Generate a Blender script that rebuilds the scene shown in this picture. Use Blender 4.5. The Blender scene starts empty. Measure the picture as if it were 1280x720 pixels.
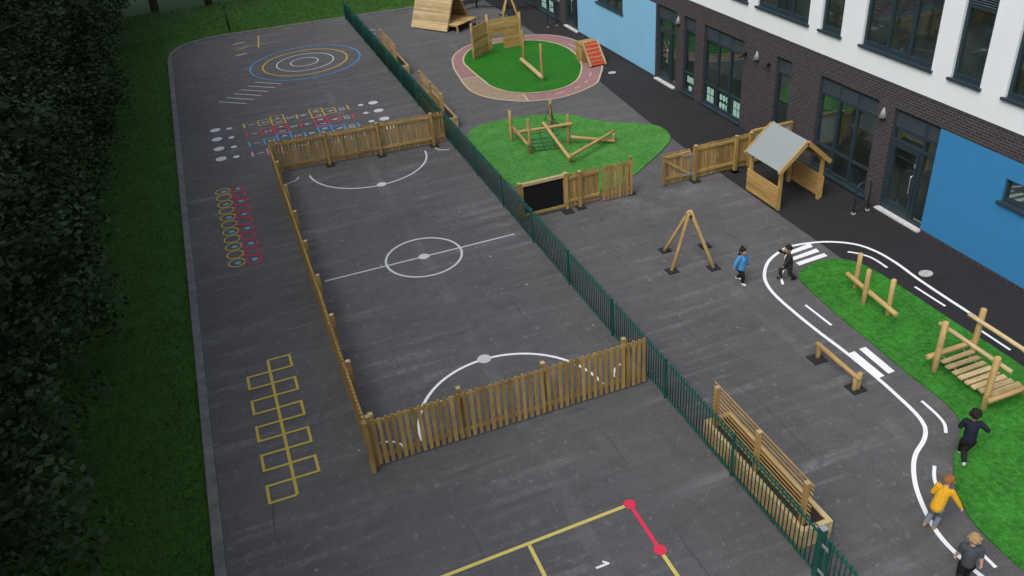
import bpy, bmesh, math, random
from mathutils import Vector as V, Matrix, noise
random.seed(11)
R = math.radians
S = bpy.context.scene
COL = S.collection

# ------------------------------------------------------------------ materials
MATS = {}
class NT:
    def __init__(s, name):
        s.m = bpy.data.materials.new(name); s.m.use_nodes = True
        s.t = s.m.node_tree; s.b = s.t.nodes['Principled BSDF']; MATS[name] = s.m
    def n(s, typ, **k):
        nd = s.t.nodes.new('ShaderNode' + typ)
        for a, v in k.items():
            if a.startswith('_'): setattr(nd, a[1:], v)
            else: s.put(nd, a, v)
        return nd
    def put(s, nd, a, v):
        i = nd.inputs[int(a[1:])] if a[0] == 'i' and a[1:].isdigit() else nd.inputs[a.replace('__', ' ')]
        if isinstance(v, bpy.types.NodeSocket): s.t.links.new(v, i)
        else: i.default_value = v
    def math(s, op, a, b=0.0, c=0.0):
        return s.n('Math', _operation=op, i0=a, i1=b, i2=c).outputs[0]
    def mix(s, f, a, b):
        nd = s.n('Mix', _data_type='RGBA'); ins = nd.inputs
        for i, v in ((0, f), (6, a), (7, b)):
            if isinstance(v, bpy.types.NodeSocket): s.t.links.new(v, ins[i])
            else: ins[i].default_value = v if i == 0 or len(v) == 4 else (*v, 1)
        return nd.outputs[2]
    def ramp(s, f, lo, hi):
        return s.n('MapRange', Value=f, From__Min=lo, From__Max=hi, To__Min=0.0, To__Max=1.0).outputs[0]
    def obj(s, scale=(1, 1, 1)):
        tc = s.n('TexCoord'); return s.n('Mapping', Vector=tc.outputs['Object'], Scale=scale).outputs[0]
    def noise(s, vec, sc, det=4.0, rough=.55):
        return s.n('TexNoise', Vector=vec, Scale=sc, Detail=det, Roughness=rough).outputs[0]
    def done(s, col, rough=.8, bump=None, bs=.3, bd=.01, spec=.3, metal=0.0):
        if isinstance(col, tuple): col = (*col[:3], 1)
        s.put(s.b, 'Base__Color', col); s.put(s.b, 'Roughness', rough); s.put(s.b, 'Metallic', metal)
        s.b.inputs['Specular IOR Level'].default_value = spec
        if bump is not None:
            s.put(s.b, 'Normal', s.n('Bump', Height=bump, Strength=bs, Distance=bd).outputs[0])
        return s.m

def m_tarmac(name, base, light, amount):
    k = NT(name); o = k.obj()
    big = k.noise(o, .28, 5, .6); st = k.noise(k.obj((.22, 2.6, 1)), 1.1, 6, .62); st2 = k.noise(k.obj((.5, 5.5, 1)), 1.0, 4, .6)
    fine = k.noise(o, 95, 3, .7); mid = k.noise(o, 2.3, 6, .65)
    c = k.mix(k.ramp(big, .32, .7), base, tuple(b * 1.4 for b in base))
    c = k.mix(k.math('MULTIPLY', k.ramp(mid, .35, .75), .45), c, tuple(b * .62 for b in base))
    pt = k.ramp(k.noise(k.obj((1, .8, 1)), .42, 4, .6), .40, .66); br = k.ramp(k.noise(o, 6.5, 5, .7), .34, .62)
    c = k.mix(k.math('MULTIPLY', k.math('MULTIPLY', k.ramp(st, .52, .76), k.math('MULTIPLY', br, k.math('ADD', .35, pt))), amount), c, light)
    c = k.mix(k.math('MULTIPLY', k.math('MULTIPLY', k.ramp(st2, .58, .78), k.math('MULTIPLY', br, pt)), amount), c, light)
    dk = k.noise(k.obj((.4, 1.2, 1)), 1.6, 5, .65); c = k.mix(k.math('MULTIPLY', k.ramp(dk, .54, .74), .5), c, tuple(b * .55 for b in base))
    # pale worn specks and spots on the surface
    vo = k.n('TexVoronoi', Vector=o, Scale=1.15); sp = k.math('LESS_THAN', vo.outputs['Distance'], k.math('MULTIPLY', k.ramp(k.noise(o, 1.7, 2), .42, .68), .065))
    c = k.mix(k.math('MULTIPLY', sp, .8 * amount + .08), c, (.36, .35, .335))
    vo2 = k.n('TexVoronoi', Vector=o, Scale=5.0); sp2 = k.math('LESS_THAN', vo2.outputs['Distance'], k.math('MULTIPLY', k.ramp(k.noise(o, .9, 3), .46, .75), .10))
    c = k.mix(k.math('MULTIPLY', sp2, .75 * amount), c, (.33, .32, .31))
    xyz = k.n('SeparateXYZ', Vector=o).outputs
    wob = k.math('MULTIPLY', k.math('SUBTRACT', k.noise(o, .8, 3), .5), .25)
    for off, per, wd, stren, colr in ((1.15, 3.35, .018, .5, (.02, .02, .021)), (2.6, 6.7, .16, .22, light)):
        fx = k.math('PINGPONG', k.math('ADD', k.math('ADD', xyz[0], wob), off), per / 2)
        c = k.mix(k.math('MULTIPLY', k.math('LESS_THAN', fx, wd), k.math('MULTIPLY', k.ramp(k.noise(o, .55, 3), .45, .68), stren)), c, colr)
    if amount > .3:   # lime streaks washed down from the railing posts
        py = k.math('PINGPONG', k.math('ADD', k.math('ADD', xyz[1], -7.18 + 25.4), k.math('MULTIPLY', wob, .6)), 1.27)
        my = k.math('SUBTRACT', 1.0, k.ramp(py, .02, .2)); mx = k.math('MULTIPLY', k.ramp(xyz[0], 5.6, 7.0), k.math('LESS_THAN', xyz[0], 7.2))
        c = k.mix(k.math('MULTIPLY', k.math('MULTIPLY', my, mx), k.math('MULTIPLY', k.ramp(st, .38, .62), .75)), c, (.22, .22, .23))
        g = k.math('SUBTRACT', 1.0, k.ramp(k.math('ABSOLUTE', k.math('SUBTRACT', xyz[1], 20.5)), .2, 1.3))   # dusty patch worn by the gates
        gx = k.math('MULTIPLY', k.ramp(xyz[0], 8.0, 9.5), k.math('SUBTRACT', 1.0, k.ramp(xyz[0], 13.0, 14.1)))
        c = k.mix(k.math('MULTIPLY', k.math('MULTIPLY', g, gx), k.math('MULTIPLY', k.ramp(k.noise(o, 1.1, 6, .65), .44, .68), .7)), c, (.21, .21, .215))
    g2 = k.ramp(fine, .38, .62); c = k.mix(k.math('MULTIPLY', g2, .42), c, tuple(b * .38 for b in base))
    gr = k.noise(o, 34, 4, .75); c = k.mix(k.math('MULTIPLY', k.ramp(gr, .54, .70), .34), c, light); c = k.mix(k.math('MULTIPLY', k.ramp(gr, .46, .30), .5), c, tuple(b * .5 for b in base))
    sc = k.noise(k.obj((1.2, 1, 1)), 4.5, 8, .72); c = k.mix(k.math('MULTIPLY', k.ramp(sc, .58, .74), amount * .75), c, light)
    return k.done(c, k.math('ADD', .72, k.math('MULTIPLY', big, .2)), fine, .25, .006, .35)
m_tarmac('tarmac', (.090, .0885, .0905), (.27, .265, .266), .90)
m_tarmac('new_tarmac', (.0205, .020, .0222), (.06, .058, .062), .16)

def m_noise(name, a, b, sc=6, rough=.8, bs=.25, bd=.01, spec=.3, lo=.3, hi=.7, stretch=(1, 1, 1), bsc=None, metal=0.0):
    k = NT(name); o = k.obj(stretch); f = k.noise(o, sc, 6, .6)
    return k.done(k.mix(k.ramp(f, lo, hi), a, b), rough, k.noise(o, bsc or sc * 4, 3, .6), bs, bd, spec, metal)
def m_turf(name, dark, light):
    k = NT(name); o = k.obj()
    a = k.noise(o, 9, 6, .8); b = k.noise(k.obj((.9, 1.5, 1)), 1.1, 4, .6); f = k.noise(k.obj((1, .6, 1)), 75, 2, .8); sw = k.noise(k.obj((2.2, .5, 1)), 3.2, 3, .6)
    c = k.mix(k.ramp(a, .36, .64), dark, light)
    c = k.mix(k.math('MULTIPLY', k.ramp(b, .45, .75), .35), c, tuple(x * 1.5 for x in light))
    c = k.mix(k.math('MULTIPLY', k.ramp(sw, .5, .72), .35), c, tuple(x * .7 for x in dark))
    c = k.mix(k.math('MULTIPLY', k.ramp(f, .35, .65), .55), c, tuple(x * .45 for x in dark))
    h = k.math('ADD', f, k.math('MULTIPLY', a, 1.5))
    return k.done(c, .75, h, .9, .03, .2)
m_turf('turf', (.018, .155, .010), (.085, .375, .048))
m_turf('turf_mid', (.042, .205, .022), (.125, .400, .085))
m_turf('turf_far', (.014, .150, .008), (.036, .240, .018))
m_turf('grass', (.022, .085, .008), (.060, .165, .016))
k = NT('grass_blade'); at = k.n('Attribute', _attribute_name='tone'); k.done(k.mix(at.outputs['Fac'], (.016, .06, .006), (.06, .15, .018)), .7)
def m_paint(name, c, wear=.35, dark=(.10, .10, .105)):
    k = NT(name); o = k.obj(); f = k.noise(o, 16, 6, .75); g = k.noise(o, 1.4, 4, .6); fine = k.noise(o, 95, 3, .7)
    w = k.math('MULTIPLY', k.math('ADD', k.math('MULTIPLY', k.ramp(f, .5, .72), .7), k.math('MULTIPLY', k.ramp(fine, .45, .7), .35)), k.math('MULTIPLY', k.ramp(g, .25, .75), wear))
    return k.done(k.mix(w, c, dark), .7, fine, .2, .005, .3)
m_paint('white_line', (.80, .81, .82), .38); m_paint('grey_line', (.54, .56, .57), .75); m_paint('yellow_line', (.62, .52, .14), .5); m_paint('yellow_old', (.46, .35, .06), .5)
m_paint('red_line', (.68, .035, .085), .3); m_paint('red_old', (.50, .035, .085), .5); m_paint('blue_line', (.07, .27, .52), .45); m_paint('teal_dot', (.12, .34, .42), .5); m_paint('pink_line', (.5, .25, .3), .6)
m_noise('kerb', (.10, .099, .098), (.19, .187, .184), 3)
m_noise('concrete', (.34, .33, .30), (.5, .49, .46), 9)
def m_brickpath():
    k = NT('pink_path'); o = k.obj()
    br = k.n('TexBrick', Vector=o, Scale=1.0, Color1=(.29, .145, .14, 1), Color2=(.23, .125, .13, 1), Mortar=(.20, .12, .115, 1)); br.inputs['Brick Width'].default_value = .5; br.inputs['Row Height'].default_value = .25; br.inputs['Mortar Size'].default_value = .012
    c = k.mix(k.math('MULTIPLY', k.ramp(k.noise(o, 3, 6, .7), .35, .7), .5), br.outputs[0], (.33, .20, .19))
    k.done(c, .85, k.noise(o, 90, 3), .3, .006)
m_brickpath()
m_noise('beige_path', (.24, .18, .12), (.31, .24, .165), 4, bsc=90); m_noise('beige_edge', (.40, .33, .21), (.52, .44, .30), 8)

def m_wood(name, light, dark, green=.15, rough=.75, knots=True):
    k = NT(name); at = k.n('Attribute', _attribute_name='wuv').outputs['Vector']; tn = k.n('Attribute', _attribute_name='tone').outputs['Fac']
    g = k.noise(k.n('Mapping', Vector=at, Scale=(1.4, 28, 28)).outputs[0], 1, 5, .65)
    b = k.noise(k.n('Mapping', Vector=at, Scale=(1.6, 5, 5)).outputs[0], 1, 3, .6)
    c = k.mix(k.ramp(g, .32, .68), light, dark)
    c = k.mix(k.math('MULTIPLY', tn, .75), c, tuple(x * .55 for x in dark))
    c = k.mix(k.math('MULTIPLY', k.ramp(b, .5, .75), .5), c, tuple(min(1, x * 1.25) for x in light))
    c = k.mix(k.math('MULTIPLY', k.ramp(k.noise(at, 2.3, 3), .5, .7), green), c, (light[0] * .6, light[1] * .85, light[2] * .5))
    if knots:
        v = k.n('TexVoronoi', Vector=k.n('Mapping', Vector=at, Scale=(3.2, 11, 11)).outputs[0], Scale=1.0)
        c = k.mix(k.math('MULTIPLY', k.math('SUBTRACT', 1.0, k.ramp(v.outputs['Distance'], .08, .2)), .6), c, tuple(x * .35 for x in dark))
    return k.done(c, rough, g, .35, .004, .25)
m_wood('picket_wood', (.50, .335, .13), (.31, .19, .066), .5)
m_wood('log_wood', (.58, .405, .175), (.41, .265, .10), .25)
m_wood('pale_wood', (.64, .50, .28), (.48, .35, .17), .2)
m_wood('house_wood', (.54, .35, .13), (.40, .24, .08), .2)
m_wood('dark_wood', (.37, .27, .125), (.24, .165, .07), .4)
def m_flat(name, c, rough=.5, spec=.4, metal=0.0, var=.2):
    k = NT(name); f = k.noise(k.obj(), 9, 4, .6)
    return k.done(k.mix(k.ramp(f, .3, .7), tuple(x * (1 - var) for x in c), tuple(x * (1 + var) for x in c)), rough, None, spec=spec, metal=metal)
m_flat('green_paint', (.0045, .080, .060), .28, .6); m_flat('rubber', (.018, .018, .020), .85); m_flat('chalkboard', (.010, .010, .012), .7, .2)
m_flat('frame', (.023, .040, .052), .42, .4, var=.1); m_flat('louvre', (.10, .13, .15), .5, var=.1); m_flat('sill', (.026, .043, .056), .4, var=.1)
m_flat('steel', (.60, .60, .60), .35, .5, .8); m_flat('lamp_grey', (.34, .36, .38), .5, .4, 0); m_flat('black_metal', (.014, .015, .018), .5)
m_flat('blue_steel', (.020, .035, .055), .4); m_flat('galv', (.40, .41, .42), .45, .5, .5); m_flat('roof_felt', (.25, .285, .29), .75, var=.05); m_flat('board_grey', (.43, .46, .49), .45, .4, var=.06)
m_flat('soil', (.03, .02, .012), .95); m_flat('rope_green', (.012, .20, .12), .7); m_flat('rope_dark', (.012, .02, .022), .8); m_flat('red_panel', (.42, .045, .016), .5); m_flat('paper', (.36, .60, .50), .6, var=.12)
m_flat('threshold', (.55, .55, .54), .6)
def m_wall(name, c, bs=.15):
    k = NT(name); o = k.obj(); f = k.noise(o, .7, 5, .6); st = k.noise(k.obj((1, 1.8, .12)), 2.0, 4, .6)
    cc = k.mix(k.ramp(f, .3, .75), tuple(x * .95 for x in c), c); cc = k.mix(k.math('MULTIPLY', k.ramp(st, .55, .8), .16), cc, tuple(x * .72 for x in c))
    k.done(cc, .75, k.noise(o, 120, 2, .6), bs, .004, .25)
m_wall('white_render', (.775, .81, .83)); m_wall('blue_panel', (.038, .215, .450)); m_wall('pale_blue_panel', (.22, .49, .72))
def m_brick():
    k = NT('brick'); tc = k.n('TexCoord'); sx = k.n('SeparateXYZ', Vector=tc.outputs['Object']).outputs
    uv = k.n('CombineXYZ', X=k.math('ADD', sx[1], sx[0]), Y=sx[2], Z=0.0).outputs[0]
    br = k.n('TexBrick', Vector=uv, Scale=1.0, Color1=(.054, .043, .046, 1), Color2=(.030, .025, .029, 1), Mortar=(.125, .12, .122, 1))
    for a, v in (('Brick Width', .225), ('Row Height', .075), ('Mortar Size', .009), ('Mortar Smooth', .2), ('Bias', -.1)): br.inputs[a].default_value = v
    f = k.noise(uv, 1.2, 5, .6)
    c = k.mix(k.math('MULTIPLY', k.ramp(f, .4, .75), .4), br.outputs[0], (.066, .054, .055))
    c = k.mix(k.math('MULTIPLY', k.ramp(k.noise(uv, 25, 3), .5, .8), .4), c, (.024, .02, .023))
    k.done(c, .85, k.math('SUBTRACT', 1.0, br.outputs[1]), .5, .006, .25)
m_brick()
def m_glass():
    k = NT('glass'); o = k.obj(); f = k.noise(o, 1.3, 2, .5)
    k.done(k.mix(k.ramp(k.noise(k.obj((1, .9, .7)), 1.6, 3), .4, .7), (.010, .014, .015), (.036, .046, .043)), .02, f, .05, .02, .5); k.b.inputs['IOR'].default_value = 2.75; k.b.inputs['Specular Tint'].default_value = (.78, 1, .92, 1)
m_glass()
k = NT('leaf'); at = k.n('Attribute', _attribute_name='tone'); k.done(k.mix(at.outputs['Fac'], (.009, .020, .006), (.028, .055, .014)), .7)
m_noise('bark', (.05, .038, .028), (.10, .08, .06), 8, stretch=(4, 4, .8), bs=.6, bd=.03)
for nm, c in dict(skin_light=(.55, .33, .24), skin_tan=(.40, .23, .15), skin_brown=(.22, .12, .075), cloth_blue=(.07, .27, .54), cloth_black=(.010, .010, .012), cloth_navy=(.010, .014, .026), cloth_dark=(.030, .026, .028),
                  cloth_yellow=(.62, .33, .018), cloth_grey=(.055, .062, .072), denim=(.14, .17, .21), shoe_white=(.75, .74, .76), shoe_tan=(.34, .20, .06), shoe_grey=(.42, .45, .48), hair_dark=(.016, .012, .011), hair_ginger=(.26, .115, .035), hair_blond=(.36, .24, .11), lips=(.35, .12, .10), eye=(.03, .02, .015), shirt=(.6, .6, .62)).items():
    m_noise(nm, tuple(x * .8 for x in c), tuple(x * 1.15 for x in c), 22 if nm[:4] in ('clot', 'deni') else 40, .8 if nm[:4] != 'skin' else .5, .3, .006, .25)

# ------------------------------------------------------------------ mesh builder
def frame_of(d):
    d = d.normalized(); up = V((0, 0, 1)) if abs(d.z) < .97 else V((1, 0, 0))
    s = d.cross(up).normalized(); return d, s, s.cross(d).normalized()
class MB:
    def __init__(s): s.v = []; s.f = []; s.mi = []; s.sm = []; s.w = []; s.t = []; s.mats = []
    def mat(s, m):
        if m not in s.mats: s.mats.append(m)
        return s.mats.index(m)
    def add(s, vs, fs, m, smooth=False, wuv=None, tone=None):
        b = len(s.v); t = random.random() if tone is None else tone; off = V((random.random() * 30, random.random() * 30, random.random() * 30))
        s.v += [tuple(q) for q in vs]; s.w += [tuple((V(q) if wuv is None else V(wuv[i])) + off) for i, q in enumerate(vs)]; s.t += [t] * len(vs)
        mi = s.mat(m); s.f += [[b + i for i in f] for f in fs]; s.mi += [mi] * len(fs)
        s.sm += [smooth if not isinstance(smooth, list) else False] * len(fs) if not isinstance(smooth, list) else smooth
        return s
    def bar(s, a, b, w, h, m, up=None, tone=None):           # a square-section timber from a to b: w across, h up
        a, b = V(a), V(b); d, sd, u = frame_of(b - a)
        if up is not None: u = (V(up) - d * d.dot(V(up))).normalized(); sd = d.cross(u)
        L = (b - a).length; vs = []; wu = []
        for e, q in ((0, a), (L, b)):
            for i, j in ((-1, -1), (1, -1), (1, 1), (-1, 1)):
                vs.append(q + sd * (i * w / 2) + u * (j * h / 2)); wu.append((e, i * w / 2, j * h / 2))
        return s.add(vs, [(3, 2, 1, 0), (4, 5, 6, 7), (0, 1, 5, 4), (1, 2, 6, 5), (2, 3, 7, 6), (3, 0, 4, 7)], m, False, wu, tone)
    def box(s, x0, x1, y0, y1, z0, z1, m, tone=None):
        dx, dy, dz = x1 - x0, y1 - y0, z1 - z0; cx, cy, cz = (x0 + x1) / 2, (y0 + y1) / 2, (z0 + z1) / 2
        if dz >= dx and dz >= dy: return s.bar((cx, cy, z0), (cx, cy, z1), dy, dx, m, (1, 0, 0), tone)
        if dx >= dy: return s.bar((x0, cy, cz), (x1, cy, cz), dy, dz, m, (0, 0, 1), tone)
        return s.bar((cx, y0, cz), (cx, y1, cz), dx, dz, m, (0, 0, 1), tone)
    def tube(s, pts, r, m, seg=10, r1=None, tone=None, dome=False):
        pts = [V(q) for q in pts]; n = len(pts); vs = []; wu = []; L = 0
        rr = [r if r1 is None else r + (r1 - r) * i / (n - 1) for i in range(n)]
        d, sd, u = frame_of(pts[1] - pts[0])
        for i, q in enumerate(pts):
            t = (pts[min(i + 1, n - 1)] - pts[max(i - 1, 0)]).normalized(); sd = (sd - t * t.dot(sd)).normalized(); u = sd.cross(t)
            if i: L += (q - pts[i - 1]).length
            for j in range(seg):
                a = 2 * math.pi * j / seg; vs.append(q + (sd * math.cos(a) + u * math.sin(a)) * rr[i]); wu.append((L, math.cos(a) * rr[i] * 1.5, math.sin(a) * rr[i] * 1.5))
        fs = [(i * seg + j, i * seg + (j + 1) % seg, (i + 1) * seg + (j + 1) % seg, (i + 1) * seg + j) for i in range(n - 1) for j in range(seg)]; sm = [True] * len(fs)
        fs += [tuple(reversed(range(seg))), tuple(range((n - 1) * seg, n * seg))]; sm += [False, False]
        return s.add(vs, fs, m, sm, wu, tone)
    def log(s, a, b, r, m):                                   # a round timber with chamfered ends and a slight waver
        a, b = V(a), V(b); d = (b - a); L = d.length; d.normalize(); c = min(.012, r * .3); t = random.random()
        pts = [a, a + d * c, a.lerp(b, .35) + V((random.uniform(-1, 1), random.uniform(-1, 1), 0)) * .004, a.lerp(b, .7), b - d * c, b]
        nb = len(s.v); s.tube(pts, r, m, 12, tone=t)
        for k_ in (0, 5):
            for j in range(12):
                i = nb + k_ * 12 + j; s.v[i] = tuple(V(s.v[i]).lerp(pts[k_], .18))
        return s
    def poly(s, pts, z, m, skirt=0.0):
        b = [V((q[0], q[1], z)) for q in pts]
        ar = sum(b[i].x * b[(i + 1) % len(b)].y - b[(i + 1) % len(b)].x * b[i].y for i in range(len(b)))
        if ar < 0: b.reverse()
        n = len(b); fs = [tuple(range(n))]; vs = b[:]
        if skirt:
            vs += [V((q.x, q.y, z - skirt)) for q in b]; fs += [(i, n + i, n + (i + 1) % n, (i + 1) % n) for i in range(n)]
        return s.add(vs, fs, m, False, None, .5)
    def ribbon(s, pts, w, z, m, closed=False):
        pts = [V((q[0], q[1], 0)) for q in pts]; n = len(pts); vs = []
        for i, q in enumerate(pts):
            if closed: t = pts[(i + 1) % n] - pts[i - 1]
            else: t = pts[min(i + 1, n - 1)] - pts[max(i - 1, 0)]
            t.normalize(); nn = V((-t.y, t.x, 0)) * (w / 2); vs += [q + nn + V((0, 0, z)), q - nn + V((0, 0, z))]
        e = n if closed else n - 1
        return s.add(vs, [(2 * i, 2 * i + 1, (2 * ((i + 1) % n)) + 1, 2 * ((i + 1) % n)) for i in range(e)], m, False, None, .5)
    def disc(s, x, y, r, z, m, n=28): return s.poly([(x + r * math.cos(2 * math.pi * i / n), y + r * math.sin(2 * math.pi * i / n)) for i in range(n)], z, m)
    def ring(s, x, y, r, w, z, m, n=64, a0=0, a1=360):
        c = a1 - a0 >= 360; k_ = n if c else n + 1
        return s.ribbon([(x + r * math.cos(R(a0 + (a1 - a0) * i / n)), y + r * math.sin(R(a0 + (a1 - a0) * i / n))) for i in range(k_)], w, z, m, c)
    def ball(s, c, r, m, seg=12, sq=(1, 1, 1)):
        vs = []; n = seg // 2
        for i in range(n + 1):
            for j in range(seg):
                a = math.pi * i / n; b = 2 * math.pi * j / seg; vs.append(V(c) + V((math.sin(a) * math.cos(b) * sq[0], math.sin(a) * math.sin(b) * sq[1], -math.cos(a) * sq[2])) * r)
        return s.add(vs, [(i * seg + j, i * seg + (j + 1) % seg, (i + 1) * seg + (j + 1) % seg, (i + 1) * seg + j) for i in range(n) for j in range(seg)], m, True)
    def mesh(s, name):
        me = bpy.data.meshes.new(name); me.from_pydata(s.v, [], s.f)
        for m in s.mats: me.materials.append(MATS[m])
        me.polygons.foreach_set('material_index', s.mi); me.polygons.foreach_set('use_smooth', s.sm)
        a = me.attributes.new('wuv', 'FLOAT_VECTOR', 'POINT'); a.data.foreach_set('vector', [c for q in s.w for c in q])
        a = me.attributes.new('tone', 'FLOAT', 'POINT'); a.data.foreach_set('value', s.t)
        me.update(); return me
    def build(s, name, parent=None, loc=None):               # mesh written in world metres; origin moved to parent or loc
        o0 = V(loc) if loc is not None else V((0, 0, 0)); par = parent; off = V((0, 0, 0))
        while par is not None: off += par.location; par = par.parent
        s.v = [tuple(V(q) - off - o0) for q in s.v]
        o = bpy.data.objects.new(name, s.mesh(name)); COL.objects.link(o); o.location = o0
        if parent is not None: o.parent = parent
        return o
def empty(name, loc, label, cat, group=None):
    o = bpy.data.objects.new(name, None); COL.objects.link(o); o.location = loc; o.empty_display_size = .3
    return tag(o, label, cat, group)
def tag(o, label, cat, group=None):
    o['label'] = label; o['category'] = cat
    if group: o['group'] = group
    return o
def struct(o): o['kind'] = 'structure'; return o
def copy_tree(o, parent=None):
    c = o.copy(); COL.objects.link(c)
    if parent is not None: c.parent = parent
    for ch in o.children: copy_tree(ch, c)
    return c
def cr(pts, n=6, closed=False):                              # smooth curve through points
    pts = [V((q[0], q[1], 0)) for q in pts]; N = len(pts); out = []
    for i in range(N if closed else N - 1):
        g = (lambda j: pts[j % N]) if closed else (lambda j: pts[max(0, min(N - 1, j))])
        a, b, c, d = g(i - 1), g(i), g(i + 1), g(i + 2)
        for k_ in range(n):
            t = k_ / n; out.append(.5 * (2 * b + (c - a) * t + (2 * a - 5 * b + 4 * c - d) * t * t + (3 * b - a - 3 * c + d) * t ** 3))
    if not closed: out.append(pts[-1])
    return out

# ------------------------------------------------------------------ ground
g = MB(); g.poly([(-260, -260), (260, -260), (260, 260), (-260, 260)], -.03, 'grass'); struct(g.build('grass_field'))
corner = [(-2.1, -25), (-2.1, 45.2), (-1.95, 46.6), (-1.4, 47.7), (-.4, 48.35), (.5, 48.55), (11.05, 47.6), (17.0, 47.0)]
edge = cr(corner[1:6], 5); pg = [(-2.1, -25)] + [(q.x, q.y) for q in edge] + [(11.05, 47.6), (17.2, 47.0), (17.2, -25)]
g = MB(); g.poly(pg, 0, 'tarmac', .05); struct(g.build('playground'))
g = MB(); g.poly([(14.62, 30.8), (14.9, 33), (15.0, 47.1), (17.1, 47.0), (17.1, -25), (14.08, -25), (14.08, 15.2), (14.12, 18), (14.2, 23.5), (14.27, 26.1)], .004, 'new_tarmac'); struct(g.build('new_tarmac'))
g = MB()
kl = [(-2.2, -25), (-2.2, 12)] + [(-2.2, y) for y in range(14, 45, 2)] + [(q.x - .1, q.y) for q in edge] + [(11.05, 47.66), (16.9, 47.06)]
pts = [V((q[0], q[1], 0)) for q in kl]; vs = []
for i, q in enumerate(pts):
    t = (pts[min(i + 1, len(pts) - 1)] - pts[max(i - 1, 0)]).normalized(); nn = V((-t.y, t.x, 0))
    vs += [q + nn * .1 + V((0, 0, -.05)), q + nn * .1 + V((0, 0, .05)), q - nn * .1 + V((0, 0, .05)), q - nn * .1 + V((0, 0, -.05))]
g.add(vs, [(4 * i + j, 4 * i + j + 1, 4 * i + 5 + j, 4 * i + 4 + j) for i in range(len(pts) - 1) for j in range(3)], 'kerb'); struct(g.build('kerb'))

# turf islands and the path loop
turf_r = [(12.46, 14.62), (12.6, 15.0), (13.08, 15.23), (13.61, 15.27), (14.05, 15.08), (14.33, 14.63), (14.42, 13.73), (14.44, 12.85), (14.44, 11.96), (14.46, 11.23), (14.49, 10.5), (14.47, 9.5), (14.4, 8.0), (14.1, 6.4), (13.3, 5.2), (12.0, 4.6), (10.9, 5.0), (10.34, 5.75), (10.27, 6.3), (10.3, 6.86), (10.42, 7.27), (10.63, 7.7), (10.93, 8.07), (11.26, 8.39), (11.65, 8.69), (11.96, 8.97), (12.15, 9.31), (12.22, 9.8), (12.22, 10.71), (12.26, 11.6), (12.3, 12.6), (12.36, 13.64)]
turf_m = [(7.99, 28.36), (8.64, 28.97), (9.64, 29.02), (10.52, 28.94), (11.56, 28.56), (12.16, 28.04), (12.73, 27.06), (13.34, 26.45), (13.99, 25.95), (14.35, 25.44), (14.36, 24.83), (14.1, 24.2), (13.36, 23.51), (12.5, 22.86), (11.71, 22.3), (10.6, 21.75), (9.3, 21.5), (8.4, 22.0), (7.95, 23.5), (7.8, 25.3), (7.81, 27.3)]
p_out = [(9.85, 36.0), (10.2, 37.4), (10.79, 38.39), (11.79, 39.15), (13.42, 39.23), (15.05, 38.64), (15.86, 37.7), (16.18, 36.34), (16.17, 34.9), (15.7, 32.98), (14.94, 31.6), (14.43, 30.88), (13.7, 30.44), (13.04, 30.21), (12.42, 30.12), (11.87, 30.2), (11.23, 30.42), (10.75, 30.75), (10.01, 31.58), (9.62, 32.64), (9.6, 33.8), (9.72, 34.87)]
p_in = [(10.5, 36.7), (11.1, 38.0), (11.8, 38.5), (13.1, 38.5), (14.07, 38.15), (14.85, 37.45), (15.3, 36.17), (15.23, 34.58), (14.85, 33.26), (14.38, 32.32), (13.93, 31.66), (13.41, 31.22), (12.81, 31.01), (12.21, 31.02), (11.6, 31.22), (11.2, 31.5), (10.8, 32.02), (10.5, 32.84), (10.45, 33.87), (10.42, 35.25)]
T_R, T_M, P_O, P_I = cr(turf_r, 5, True), cr(turf_m, 5, True), cr(p_out, 5, True), cr(p_in, 5, True)
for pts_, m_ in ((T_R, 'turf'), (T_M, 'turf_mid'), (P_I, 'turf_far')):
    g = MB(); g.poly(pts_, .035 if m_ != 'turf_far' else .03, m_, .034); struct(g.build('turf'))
g = MB(); g.poly(P_O, .006, 'pink_path', .005)
bo = [q for q in P_O if q.y < 34.6 and q.x < 11.3]; bi = [q for q in P_I if q.y < 34.6 and q.x < 11.35]
bo.sort(key=lambda q: -q.y + q.x * .3); bi.sort(key=lambda q: -q.y + q.x * .3)
g.poly(bo + bi[::-1], .009, 'beige_path')
g.ribbon(P_O, .07, .014, 'beige_edge', True); g.ribbon(P_I, .08, .0325, 'beige_edge', True); g.ribbon([bo[0], bi[0]], .06, .012, 'beige_edge'); g.ribbon([bo[-1], bi[-1]], .06, .012, 'beige_edge')
mid = cr([((a[0] + b[0]) / 2, (a[1] + b[1]) / 2) for a, b in ((p_out[14], p_in[13]), (p_out[12], p_in[12]), (p_out[11], p_in[11]), (p_out[10], p_in[10]), (p_out[9], p_in[9]), (p_out[8], p_in[8]), (p_out[7], p_in[7]), (p_out[6], p_in[6]))], 10)
for i in range(2, len(mid) - 6, 10): g.ribbon(mid[i:i + 5], .06, .011, 'beige_edge')
struct(g.build('path'))

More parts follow.
